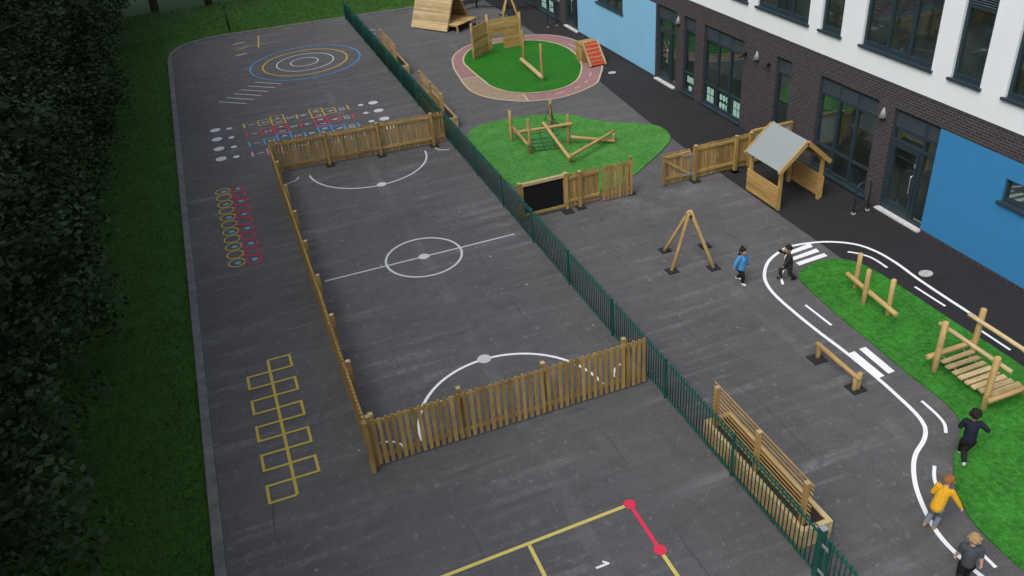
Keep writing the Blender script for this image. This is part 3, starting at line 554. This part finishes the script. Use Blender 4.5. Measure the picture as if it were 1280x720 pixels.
o = empty('balance_beam', (10.88, 11.35, 0), 'low round wooden balance beam on black rubber base plates', 'balance beam')
g = MB(); g.log((10.89, 12.06, .35), (10.87, 10.63, .35), .055, 'log_wood'); g.build('beam', o)
for x, y, h in ((10.89, 11.97, .31), (10.95, 10.74, .43), (10.86, 10.74, .31)): g = MB(); g.log((x, y, .015), (x, y, h), .055, 'log_wood'); g.build('post', o)
pads(o, 10.84, 11.93, .17); pads(o, 10.92, 10.76, .17)

o = empty('post_weave_trail', (13.25, 13.1, .03), 'long low wooden beam between three upright posts on turf', 'balance beam')
g = MB(); g.log((13.30, 14.05, .37), (13.12, 12.13, .37), .06, 'log_wood'); g.build('beam', o)
for x, y, h in ((13.43, 13.85, 1.02), (13.13, 13.19, 1.0), (13.31, 12.58, 1.02)): g = MB(); g.log((x, y, .02), (x, y, h), .06, 'log_wood'); g.build('post', o)

o = empty('plank_bridge', (13.25, 9.85, .03), 'wooden wobble bridge with sagging planks and log handrails on turf', 'play bridge')
for x, y, h in ((12.74, 10.50, 1.32), (12.74, 9.17, 1.32), (13.76, 10.52, 1.32), (13.78, 9.15, 1.32)): g = MB(); g.log((x, y, .02), (x, y, h), .065, 'log_wood'); g.build('post', o)
for x, z, ya, yb in ((12.83, 1.13, 10.72, 8.88), (13.68, 1.06, 10.78, 8.86)): g = MB(); g.log((x, ya, z), (x, yb, z), .045, 'pale_wood'); g.build('handrail', o)
for y in (10.63, 9.03): g = MB(); g.log((12.60, y, .36), (13.92, y, .36), .06, 'log_wood'); g.build('end_beam', o)
for i in range(8):
    y = 10.45 - 1.22 * i / 7; t = (y - 9.84) / .75; z = .21 + .11 * t * t; g = MB(); g.bar((12.83 + random.uniform(-.015, .015), y + random.uniform(-.01, .01), z), (13.68 + random.uniform(-.015, .015), y, z), .118, .036, 'pale_wood', (0, .30 * t, 1)); g.build('plank', o)
for x in (12.98, 13.53): g = MB(); g.tube([(x, 9.03 + 1.6 * i / 12, .185 + .14 * ((i - 6) / 6) ** 2) for i in range(13)], .01, 'galv', 6); g.build('chain', o)

def planter(y0, y1, label, soil_h=.4):
    x0, x1 = 7.28, 7.90; o = empty('trellis_planter', ((x0 + x1) / 2, (y0 + y1) / 2, 0), label, 'planter', 'planters with trellis beside the green railing')
    g = MB()
    for j in range(3):
        a, b = .006 + .145 * j, .006 + .145 * j + .14
        for x in (x0, x1 - .09): g.box(x, x + .09, y0, y1, a, b, 'pale_wood')
        for y in (y0, y1 - .09): g.box(x0 + .092, x1 - .092, y, y + .09, a, b, 'pale_wood')
    g.build('planter_box', o); g = MB(); g.box(x0 + .09, x1 - .09, y0 + .09, y1 - .09, .02, soil_h, 'soil'); g.build('soil', o)
    for y in (y0 + .2, (y0 + y1) / 2, y1 - .2): g = MB(); g.box(7.36, 7.44, y - .04, y + .04, .39, 1.38, 'house_wood'); g.box(7.355, 7.445, y - .045, y + .045, 1.38, 1.39, 'pale_wood'); g.build('post', o)
    g = MB()
    for j in range(10): g.box(7.443, 7.457, y0 + .08, y1 - .02, .48 + .098 * j, .48 + .098 * j + .026, 'house_wood')
    g.build('trellis', o)
planter(7.73, 10.86, 'nearest trellis planter behind the green railing'); planter(29.2, 32.6, 'middle trellis planter beside the railing, behind the court fence'); planter(36.4, 39.5, 'farthest trellis planter by the railing near the triangular den')

C = empty('log_climber', (10.3, 25.9, .03), 'wooden log climbing trail with green rope net on the middle turf', 'climbing frame')
for x, y, h in ((9.21, 26.96, 1.17), (9.37, 25.57, 1.28), (10.87, 25.65, 1.13), (10.9, 27.3, 1.12), (10.28, 24.27, .34), (12.34, 25.08, .33)): g = MB(); g.log((x, y, .02), (x, y, h), .06, 'log_wood'); g.build('post', C)
for a, b in (((9.32, 27.5, .52), (9.2, 25.25, .52)), ((9.28, 26.85, .36), (10.98, 25.48, .84)), ((10.22, 26.35, .72), (10.2, 24.02, .27)), ((10.25, 24.05, .34), (12.42, 25.2, .34)), ((10.93, 25.62, .3), (12.3, 24.9, .10))): g = MB(); g.log(a, b, .058, 'log_wood'); g.build('log', C)
def net(name, A, Bq, Cq, D, nu, nv, sag, m, m2, parent):
    g = MB(); A, Bq, Cq, D = V(A), V(Bq), V(Cq), V(D)
    P_ = lambda u, v: A.lerp(Bq, u).lerp(D.lerp(Cq, u), v) - V((0, 0, sag * math.sin(math.pi * v) * (.6 + .4 * math.sin(math.pi * u))))
    for i in range(nu + 1): g.tube([P_(i / nu, j / 8) for j in range(9)], .013, m if i % 2 else m2, 5)
    for j in range(nv + 1): g.tube([P_(i / 6, j / nv) for i in range(7)], .011, m2, 5)
    g.build(name, parent)
net('rope_net', (9.62, 26.6, .5), (10.62, 25.86, .8), (10.42, 25.4, .07), (9.56, 25.62, .07), 5, 5, .1, 'rope_green', 'rope_dark', C)
net('rope_net', (10.9, 27.25, 1.0), (10.95, 27.2, .25), (11.5, 26.9, .07), (10.3, 26.7, .45), 3, 3, .05, 'rope_dark', 'rope_dark', C)

# triangular den
d_ = V((-.555, .832, 0)); w_ = V((.832, .555, 0)); FL = V((11.22, 41.75, 0)); Lr, Wd, Hz = 2.36, 2.0, 2.15
A = empty('triangular_den', FL + d_ * 1.1 + w_ * 1.0, 'tall wooden A-frame den with plank sides and open gable', 'play den')
for sg in (0, 1):
    g = MB(); n = 22; b0 = FL + w_ * (Wd * sg) + V((0, 0, .05)); t0 = FL + w_ * (Wd / 2 + (-.02 if sg == 0 else .02)) + V((0, 0, Hz)); up_ = (w_ * (-1 if sg == 0 else 1) + V((0, 0, .35))).normalized()
    for i in range(n):
        q = b0.lerp(t0, (i + .5) / n); g.bar(q - d_ * .03, q + d_ * (Lr + .03), .028, (t0 - b0).length / n - .008, 'pale_wood' if sg == 0 else 'dark_wood', (t0 - b0))  # one side pale, the other in a darker wood tone
    g.build('side_panel', A)
    for e in (.0, Lr): g = MB(); g.bar(b0 + d_ * e - up_ * .05, t0 + d_ * e - up_ * .05, .07, .07, 'log_wood'); g.build('rafter', A)
g = MB()
for i in range(8): q = FL + w_ * (.17 + (Wd - .34) * (i + .5) / 8) + V((0, 0, .36)); g.bar(q - d_ * .62, q + d_ * (Lr - .05), (Wd - .34) / 8 - .008, .035, 'log_wood')
g.build('deck', A)
for a in (.22, Wd - .22):
    g = MB(); q = FL + w_ * a - d_ * .57; g.bar(q + V((0, 0, .01)), q + V((0, 0, .30)), .08, .08, 'log_wood'); g.build('leg', A)
    g = MB(); g.bar(FL + w_ * a - d_ * .6 + V((0, 0, .31)), FL + w_ * a + V((0, 0, .31)), .05, .06, 'log_wood'); g.build('deck_joist', A)

# plank wall play fort
Fo = empty('plank_wall', (12.2, 37.3, .03), 'wooden two sided plank wall with a crawl hole on far turf', 'play wall')
for x, y, h in ((11.04, 36.72, 1.66), (12.04, 37.46, 1.72), (13.62, 37.42, 1.6)): g = MB(); g.log((x, y, .02), (x, y, h), .065, 'log_wood'); g.build('post', Fo)
g = MB()
for j in range(10): g.bar((11.08, 36.75, .12 + .142 * j), (12.0, 37.43, .12 + .142 * j), .03, .136, 'house_wood')
g.build('side_panel', Fo); g = MB()
for j in range(10):
    z = .12 + .142 * j
    if j < 5: g.bar((12.08, 37.44, z), (12.2, 37.44, z), .03, .136, 'house_wood'); g.bar((12.75, 37.41, z), (13.58, 37.4, z), .03, .136, 'house_wood')
    else: g.bar((12.08, 37.44, z), (13.58, 37.4, z), .03, .136, 'house_wood')
g.build('main_panel', Fo)
o = empty('log_trail', (12.7, 33.6, .03), 'pair of tall posts with a low log on the far round turf', 'climbing frame')
for x, y, h in ((12.8, 34.9, 1.5), (12.6, 32.29, 1.6)): g = MB(); g.log((x, y, .02), (x, y, h), .06, 'log_wood'); g.build('post', o)
g = MB(); g.log((12.68, 34.95, .22), (12.55, 32.2, .22), .09, 'pale_wood'); g.build('log', o)
o = empty('climbing_ramp', (15.3, 33, 0), 'small red climbing ramp with wooden rungs on a timber box', 'climbing ramp')
g = MB()
for j in range(5): g.box(15.0, 15.8, 33.55, 34.2, .02 + .16 * j, .02 + .16 * j + .152, 'house_wood')
g.build('timber_box', o); g = MB(); g.bar((15.4, 32.75, .06), (15.4, 33.58, .85), .62, .05, 'red_panel'); g.build('ramp_board', o)
for x in (15.05, 15.75): g = MB(); g.bar((x, 32.7, .05), (x, 33.6, .9), .05, .12, 'pale_wood'); g.build('side_rail', o)
g = MB()
for j in range(5): q = V((15.4, 32.75, .06)).lerp(V((15.4, 33.58, .85)), .15 + .18 * j) + V((0, -.03, .035)); g.bar(q - V((.3, 0, 0)), q + V((.3, 0, 0)), .035, .035, 'pale_wood')
g.build('rung', o)

# far end: store, railing, marker post
o = empty('storage_shed', (13.5, 48, 0), 'white walled flat roofed store at the far end behind the triangular den', 'shed')
g = MB(); g.box(12.7, 14.4, 46.5, 49.5, 0, 2.6, 'white_render'); g.build('wall', o); g = MB(); g.box(12.6, 14.5, 46.4, 49.6, 2.602, 2.75, 'frame'); g.build('roof', o); g = MB(); g.box(12.68, 14.42, 46.48, 46.499, .01, .25, 'brick'); g.build('plinth', o)
o = empty('boundary_railing', (15, 44.3, 0), 'dark upright railing across the far end beside the school wall', 'railing')
for a, b in (((12.9, 44.75), (14.05, 45.3)), ((14.05, 45.3), (15.4, 44.1)), ((15.4, 44.1), (16.74, 42.95))):
    a, b = V((*a, 0)), V((*b, 0)); g = MB(); n = int((b - a).length / .11)
    for z in (.12, 1.0): g.bar(a + V((0, 0, z)), b + V((0, 0, z)), .02, .04, 'black_metal')
    for i in range(n): q = a.lerp(b, (i + .5) / n); g.bar(q + V((0, 0, .05)), q + V((0, 0, 1.15)), .018, .018, 'black_metal')
    g.build('railing_panel', o); g = MB(); g.bar(a + V((0, 0, 0)), a + V((0, 0, 1.2)), .07, .07, 'black_metal'); g.build('post', o)
o = empty('marker_post', (1.07, 49.4, -.03), 'thin dark metal post standing in the far grass by the kerb', 'post')
g = MB(); g.tube([(1.07, 49.4, -.03), (1.07, 49.4, 1.25)], .05, 'black_metal', 10); g.build('shaft', o); g = MB(); g.tube([(1.07, 49.4, 1.25), (1.07, 49.4, 1.3), (1.07, 49.4, 1.34)], .075, 'black_metal', 10, .03); g.build('cap', o)

# ------------------------------------------------------------------ trees and grass
def tree_mesh(seed, hgt, rad, base_z, nclump, nleaf):
    rnd = random.Random(seed); t = MB(); c = MB(); tips = []
    tr = [(0, 0, -.1), (.1, .05, hgt * .2), (-.05, .1, hgt * .45), (.1, 0, hgt * .7), (0, 0, hgt * .93)]; t.tube(tr, .24, 'bark', 9, .04)
    for i in range(16):
        z = base_z + (hgt * .9 - base_z) * (i + .5) / 16; a = i * 2.4 + rnd.random(); prof = math.sin(math.pi * min(1, (z - base_z) / (hgt - base_z) * .8 + .18)) ** .7
        L = rad * prof * rnd.uniform(.6, 1); e = V((math.cos(a) * L, math.sin(a) * L, z + L * rnd.uniform(.05, .45))); t.tube([(0, 0, z - .2), V((0, 0, z)).lerp(e, .5) + V((0, 0, -.1)), e], .06, 'bark', 6, .015); tips.append(e)
    for i in range(nclump):
        if i < len(tips) * 2: q = tips[i % len(tips)] * 1.0
        else:
            z = rnd.uniform(base_z, hgt); prof = math.sin(math.pi * min(1, (z - base_z) / (hgt - base_z) * .8 + .18)) ** .7; a = rnd.random() * 6.283; L = rad * prof * rnd.random() ** .45; q = V((math.cos(a) * L, math.sin(a) * L, z))
        rc = rnd.uniform(.35, .75); tb = rnd.uniform(0, .7)
        for j in range(nleaf):
            v = V((rnd.gauss(0, 1), rnd.gauss(0, 1), rnd.gauss(0, .7))); v = v.normalized() * rc * rnd.random() ** .4; p_ = q + v; n = (v.normalized() + V((rnd.gauss(0, .6), rnd.gauss(0, .6), .5 + rnd.gauss(0, .6)))).normalized(); _, s1, s2 = frame_of(n); a = rnd.uniform(.05, .10)
            c.add([p_ + s1 * a, p_ + s2 * a * .55, p_ - s1 * a, p_ - s2 * a * .55], [(0, 1, 2, 3)], 'leaf', False, None, min(1, tb + rnd.random() * .3))
    return t.mesh('trunk'), c.mesh('crown')
kinds = [tree_mesh(s_, h, r_, b_, 230, 68) for s_, h, r_, b_ in ((3, 9.5, 2.5, .9), (5, 11, 2.7, 1.3), (8, 8.5, 2.4, .6), (13, 11.5, 3.2, 2.6))]
def tree(x, y, k_, rz, sc, label, group):
    o = empty('tree', (x, y, -.03), label, 'tree', group); o.rotation_euler.z = rz; o.scale = (sc,) * 3
    for nm, me in zip(('trunk', 'crown'), kinds[k_]): q = bpy.data.objects.new(nm, me); COL.objects.link(q); q.parent = o
for i in range(19):  # nearest few stand out of view, added to carry the shade forward
    tree(-6.1 + random.uniform(-.3, .3), 3.0 + 3.1 * i + random.uniform(-.5, .5), i % 3, random.random() * 6, random.uniform(.92, 1.12), 'dark leafy tree in the row along the left edge of the grass', 'dark trees along the left grass edge')
for i in range(12):
    tree(-6 + 3.3 * i + random.uniform(-.6, .6), 57.5 - .11 * (3.3 * i) + random.uniform(-.5, 1.2), 3, random.random() * 6, random.uniform(.9, 1.1), 'tall dark tree in the row beyond the far grass', 'dark trees beyond the far grass')
for i in range(10):  # oversized back row, added to block the sky and shade the left
    tree(-11.0 + random.uniform(-.8, .8), 1 + 5.6 * i, (i + 1) % 3, random.random() * 6, 2.0, 'tall dark tree added behind the left row to shade the playground', 'second row of dark trees added for shade on the left')
g = MB(); rg = random.Random(4)
def blades(n, fx, hmax):
    for _ in range(n):
        x, y = fx(); h = rg.uniform(.4, 1) * hmax; a = rg.random() * 6.283; w = rg.uniform(.01, .022); l = V((rg.gauss(0, .4), rg.gauss(0, .4), 1)) * h
        q = V((x, y, -.032)); s_ = V((math.cos(a), math.sin(a), 0)) * w; g.add([q - s_, q + s_, q + l], [(0, 1, 2)], 'grass_blade', False, None, rg.random())
blades(26000, lambda: (rg.uniform(-6.5, -2.31), 10 + 40 * rg.random() ** 1.3), .085)
blades(14000, lambda: (rg.uniform(-5, 12), 48.75 + rg.random() * 8), .12)
o = g.build('grass_blades'); o['kind'] = 'stuff'; o['label'] = 'short grass on the verge along the kerb'

# ------------------------------------------------------------------ children
def ik(a, b, l1, l2, hint):
    d = b - a; L = min(d.length, (l1 + l2) * .995); d.normalize(); x = (l1 * l1 - l2 * l2 + L * L) / (2 * L); h = math.sqrt(max(0, l1 * l1 - x * x)); hv = (hint - d * d.dot(hint)).normalized()
    return a + d * x + hv * h, a + d * L
class Blob:
    def __init__(s): s.g = MB()
    def cap(s, a, ra, b, rb, m):
        a, b = V(a), V(b); s.g.ball(a, ra, m, 14); s.g.ball(b, rb, m, 14)
        if (b - a).length > 1e-4:
            n = 5; s.g.tube([a.lerp(b, i / n) for i in range(n + 1)], ra, m, 14, rb)
    def make(s, name, parent, m, vox, smooth=3, rough=0.0):
        me = s.g.mesh(name); o = bpy.data.objects.new(name, me); COL.objects.link(o); r_ = o.modifiers.new('r', 'REMESH'); r_.mode = 'VOXEL'; r_.voxel_size = vox
        sm = o.modifiers.new('s', 'SMOOTH'); sm.iterations = smooth; sm.factor = .5
        me2 = bpy.data.meshes.new_from_object(o.evaluated_get(bpy.context.evaluated_depsgraph_get())); o.modifiers.clear(); o.data = me2; bpy.data.meshes.remove(me); me2.name = name
        if rough:
            for v in me2.vertices:
                c = v.co * 55; v.co += v.normal * (noise.noise(c) * rough + noise.noise(c * 2.3) * rough * .6)
        me2.materials.clear(); me2.materials.append(MATS[m])
        for p_ in me2.polygons: p_.use_smooth = True
        o.parent = parent; return o
def person(label, loc, heading, h, lean, pel_z, feet, knees, hands, elbows, skin, top, legs_m, shoe, hair, hair_kind, sleeves=1.0, look=(0, 0), toes=(0, 0), side=0.0, hem=.0, shirt=False, puff=0.0):
    """local axes: +y forwards, +x to the child's right; metres for a child of 1.15 m, scaled to h"""
    k_ = h / 1.15; o = empty('person', loc, label, 'child'); o.rotation_euler.z = math.atan2(-heading[0], heading[1]); o.scale = (k_,) * 3
    pel = V((0, 0, pel_z)); tl = V((side, lean, 1)).normalized(); chest = pel + tl * .25; neck = pel + tl * .385; sh = [neck - tl * .03 + V((sx * .118, 0, 0)) + V((0, 0, -abs(side) * sx * .1 * (1 if side > 0 else -1))) for sx in (-1, 1)]
    hd = neck + tl * .05 + V((0, .02 + look[1], .075)); f = V((look[0], 1, look[1] * 1.5)).normalized(); rt = f.cross(V((0, 0, 1))).normalized()
    body = Blob(); tp = Blob(); tr = Blob(); M = skin
    body.cap(pel, .085, chest, .092, M); body.cap(chest, .085, neck, .045, M); body.cap(neck, .04, hd + V((0, -.01, -.03)), .04, M)
    for q, r_ in ((hd + V((0, 0, .022)) - f * .012, .082), (hd - V((0, 0, .04)) + f * .03, .056), (hd - V((0, 0, .005)) + f * .025, .068), (hd - V((0, 0, .07)) + f * .045, .03)): body.g.ball(q, r_, M, 18)
    body.cap(hd + f * .085 + V((0, 0, .0)), .010, hd + f * .098 - V((0, 0, .022)), .014, M)
    for sg in (-1, 1): body.cap(hd + rt * (sg * .082) - V((0, 0, .02)), .013, hd + rt * (sg * .088) + V((0, 0, .015)), .017, M)
    tp.cap(pel + V((0, 0, .03 - hem)), .108 + hem * .3, chest, .112 + puff, top); tp.cap(chest + V((0, 0, .02)), .100, neck - tl * .02, .055, top); tp.cap(sh[0] + V((.01, 0, -.03)), .062, sh[1] + V((-.01, 0, -.03)), .062, top)
    tr.cap(pel + V((0, 0, .03)), .098, pel - V((0, 0, .03)), .096, legs_m)
    shoes = []
    for i, sx in enumerate((-1, 1)):
        hip = pel + V((sx * .055, 0, -.03)); kn, an = ik(hip, V(feet[i]), .235, .235, V(knees[i]))
        body.cap(hip, .062, kn, .044, M); body.cap(kn, .044, an, .03, M); tr.cap(hip, .078, kn, .056, legs_m); tr.cap(kn, .056, an + (kn - an) * .12, .045, legs_m)
        sd = Blob(); fd = V((sx * .12, 1, toes[i])).normalized(); dn = V((0, 0, -.022)) if toes[i] > -.6 else V((0, -.02, -.012)); sd.cap(an + dn - fd * .02, .034, an + dn + fd * .095, .030, shoe); sd.cap(an + dn * .2, .034, an + dn + fd * .04, .036, shoe); shoes.append(sd)
        body.cap(an, .03, an + fd * .09 - V((0, 0, .02)), .02, M)
        el, wr = ik(sh[i], V(hands[i]), .165, .15, V(elbows[i])); body.cap(sh[i], .042, el, .032, M); body.cap(el, .032, wr, .023, M)
        tp.cap(sh[i], .056 + puff * .6, sh[i].lerp(el, min(1, sleeves * 2) if sleeves < .5 else 1), .046 + puff * .8, top)
        if sleeves >= .5: tp.cap(el, .046 + puff * .8, el.lerp(wr, .93), .037 + puff * .5, top)
        fw = (wr - el).normalized(); ref = V((sx, 0, 0)); pn = (ref - fw * fw.dot(ref)); pn = pn.normalized() if pn.length > .2 else V((0, 0, 1)); ac = fw.cross(pn).normalized()   # palm normal and across-palm
        body.cap(wr, .021, wr + fw * .045, .024, M)
        for j, (ln, of) in enumerate(((.042, -.024), (.048, -.008), (.045, .008), (.036, .023))):
            b0 = wr + fw * .05 + ac * of; k1 = b0 + (fw * .85 - pn * .3).normalized() * ln * .55; k2 = k1 + (fw * .5 - pn * .8).normalized() * ln * .5; body.cap(b0 - fw * .02, .0085, k1, .0075, M); body.cap(k1, .0075, k2, .0065, M)
        t0 = wr + fw * .018 - ac * .022; t1 = t0 - ac * .022 + fw * .018 - pn * .006; body.cap(t0, .010, t1, .009, M); body.cap(t1, .009, t1 + fw * .024 - pn * .008, .0075, M)
    body.make('body', o, skin, .0062, 2); tp.make('jumper' if sleeves > .5 else 't_shirt', o, top, .009, 3, .004); tr.make('trousers', o, legs_m, .009, 3, .003)
    for sd in shoes: sd.make('shoe', o, shoe, .008, 2)
    hr = Blob(); rr = random.Random(int(h * 1000)); hc = hd + V((0, 0, .03)) - f * .022; hr.g.ball(hc, .092, hair, 18)
    for i in range(70 if hair_kind != 'short' else 46):
        a, z = rr.uniform(0, 6.283), rr.uniform(-.35, 1); v = V((math.cos(a) * math.sqrt(1 - z * z), math.sin(a) * math.sqrt(1 - z * z), z))
        if v.dot(f) > .35 and z < .45: continue
        hr.g.ball(hc + v * .086, rr.uniform(.016, .028), hair, 8)
    if hair_kind == 'long':
        for i in range(26): hr.g.ball(hc - f * (.06 + .03 * rr.random()) + rt * rr.uniform(-.07, .07) - V((0, 0, .17 * rr.random())), rr.uniform(.024, .036), hair, 8)
        hr.g.ball(hc + V((0, 0, .1)) - f * .05, .04, hair, 10)
    hr.make('hair', o, hair, .008, 1, .006)
    g = MB()
    for sg in (-1, 1): g.ball(hd + f * .083 + rt * (sg * .032) + V((0, 0, .008)), .0125, 'eye', 10)
    q = bpy.data.objects.new('eyes', g.mesh('eyes')); COL.objects.link(q); q.parent = o
    g = MB(); g.tube([hd + f * .078 + rt * -.022 - V((0, 0, .046)), hd + f * .09 - V((0, 0, .05)), hd + f * .078 + rt * .022 - V((0, 0, .046))], .007, 'lips', 6); q = bpy.data.objects.new('mouth', g.mesh('mouth')); COL.objects.link(q); q.parent = o
    if shirt:
        g = MB(); g.tube([neck + V((0, .05, -.03)), chest + V((0, .112, .03)), chest + V((0, .117, -.08))], .016, 'shirt', 8); q = bpy.data.objects.new('shirt_front', g.mesh('shirt_front')); COL.objects.link(q); q.parent = o
    return o
person('child in a light blue fleece, black leggings and white shoes walking over the tarmac', (11.12, 15.40, 0), (.3, -.95), 1.04, .06, .50, [(-.06, -.14, .075), (.06, .15, .05)], [(0, 1, .2), (0, 1, .2)], [(-.25, .09, .50), (.25, -.06, .50)], [(-.8, -1, 0), (.8, -1, 0)],
       'skin_tan', 'cloth_blue', 'cloth_black', 'shoe_white', 'hair_dark', 'long', hem=.08, look=(.15, 0), puff=.018)
person('child in dark school clothes striding along the road line, hand raised to the face', (12.22, 14.93, .004), (-.95, .1), 1.07, .16, .49, [(-.06, -.2, .07), (.06, .17, .12)], [(0, 1, .3), (0, 1, .5)], [(-.1, .26, .50), (.09, .19, .93)], [(-.6, -1, -.4), (.8, .2, -.4)],
       'skin_tan', 'cloth_dark', 'cloth_dark', 'cloth_black', 'hair_dark', 'short', shirt=True)
person('child in a navy jumper and black trousers running away onto the turf', (11.27, 8.20, .03), (.72, .69), 1.2, .22, .52, [(-.07, .2, .06), (.0, -.22, .16)], [(-.8, 1, .3), (-.4, 1, .1)], [(-.13, .22, .68), (.19, .2, .74)], [(-.6, -.9, -.5), (.9, -.5, -.5)],
       'skin_brown', 'cloth_navy', 'cloth_black', 'shoe_grey', 'hair_dark', 'short')
person('ginger child in a yellow jumper and grey jeans leaning into a run, one arm out', (9.66, 7.25, .004), (.93, .36), 1.13, .62, .47, [(-.07, -.16, .12), (.06, -.06, .05)], [(0, 1, .2), (0, 1, .2)], [(-.13, .22, .50), (.40, .22, .40)], [(-.5, -1, .1), (.4, -.4, .3)],
       'skin_light', 'cloth_yellow', 'denim', 'shoe_tan', 'hair_ginger', 'short', look=(0, .02), hem=.03)
person('blond child in a grey t-shirt and black trousers at the near end of the road', (9.17, 6.10, .004), (.66, .75), 1.15, .08, .53, [(-.06, -.13, .08), (.06, .12, .05)], [(0, 1, .2), (0, 1, .2)], [(-.19, .08, .50), (.20, -.02, .49)], [(-.5, -1, 0), (.6, -1, 0)],
       'skin_light', 'cloth_grey', 'cloth_black', 'shoe_grey', 'hair_blond', 'short', sleeves=.4)

# ------------------------------------------------------------------ camera, sky, sun
cd = bpy.data.cameras.new('camera'); co = bpy.data.objects.new('camera', cd); COL.objects.link(co); S.camera = co
mx = Matrix(((.933242, -.351618, -.073645), (-.248672, -.484327, -.838803), (.25927, .80112, -.539432)))
co.matrix_world = Matrix(((mx[0][0], -mx[1][0], -mx[2][0], 0), (mx[0][1], -mx[1][1], -mx[2][1], 0), (mx[0][2], -mx[1][2], -mx[2][2], 12), (0, 0, 0, 1)))
cd.sensor_width = 36; cd.lens = 1055.42 / 1280 * 36; cd.clip_start = .1; cd.clip_end = 1500
EL, AZ = R(53), R(-118)          # azimuth measured clockwise from +y (north): sun stands to the left, behind the tree row
w = bpy.data.worlds.new('World'); S.world = w; w.use_nodes = True; nt = w.node_tree; bg = nt.nodes['Background']
sk = nt.nodes.new('ShaderNodeTexSky'); sk.sky_type = 'NISHITA'; sk.sun_disc = False; sk.sun_elevation = EL; sk.sun_rotation = AZ; sk.air_density = 1.0; sk.dust_density = 4.0; sk.ozone_density = 1.0
hs = nt.nodes.new('ShaderNodeHueSaturation'); hs.inputs['Saturation'].default_value = .62; nt.links.new(sk.outputs[0], hs.inputs['Color']); nt.links.new(hs.outputs[0], bg.inputs['Color']); bg.inputs['Strength'].default_value = .15
sl = bpy.data.lights.new('sun', 'SUN'); sl.energy = 1.15; sl.angle = R(40); sl.color = (1, .99, .98); so = bpy.data.objects.new('sun', sl); COL.objects.link(so)
sd_ = V((math.sin(AZ) * math.cos(EL), math.cos(AZ) * math.cos(EL), math.sin(EL))); so.rotation_euler = sd_.to_track_quat('Z', 'Y').to_euler(); so.location = sd_ * 60
vs_ = S.view_settings; vs_.view_transform = 'Standard'; vs_.look = 'None'; vs_.exposure = 0.34; vs_.gamma = 1.0; vs_.use_curve_mapping = False
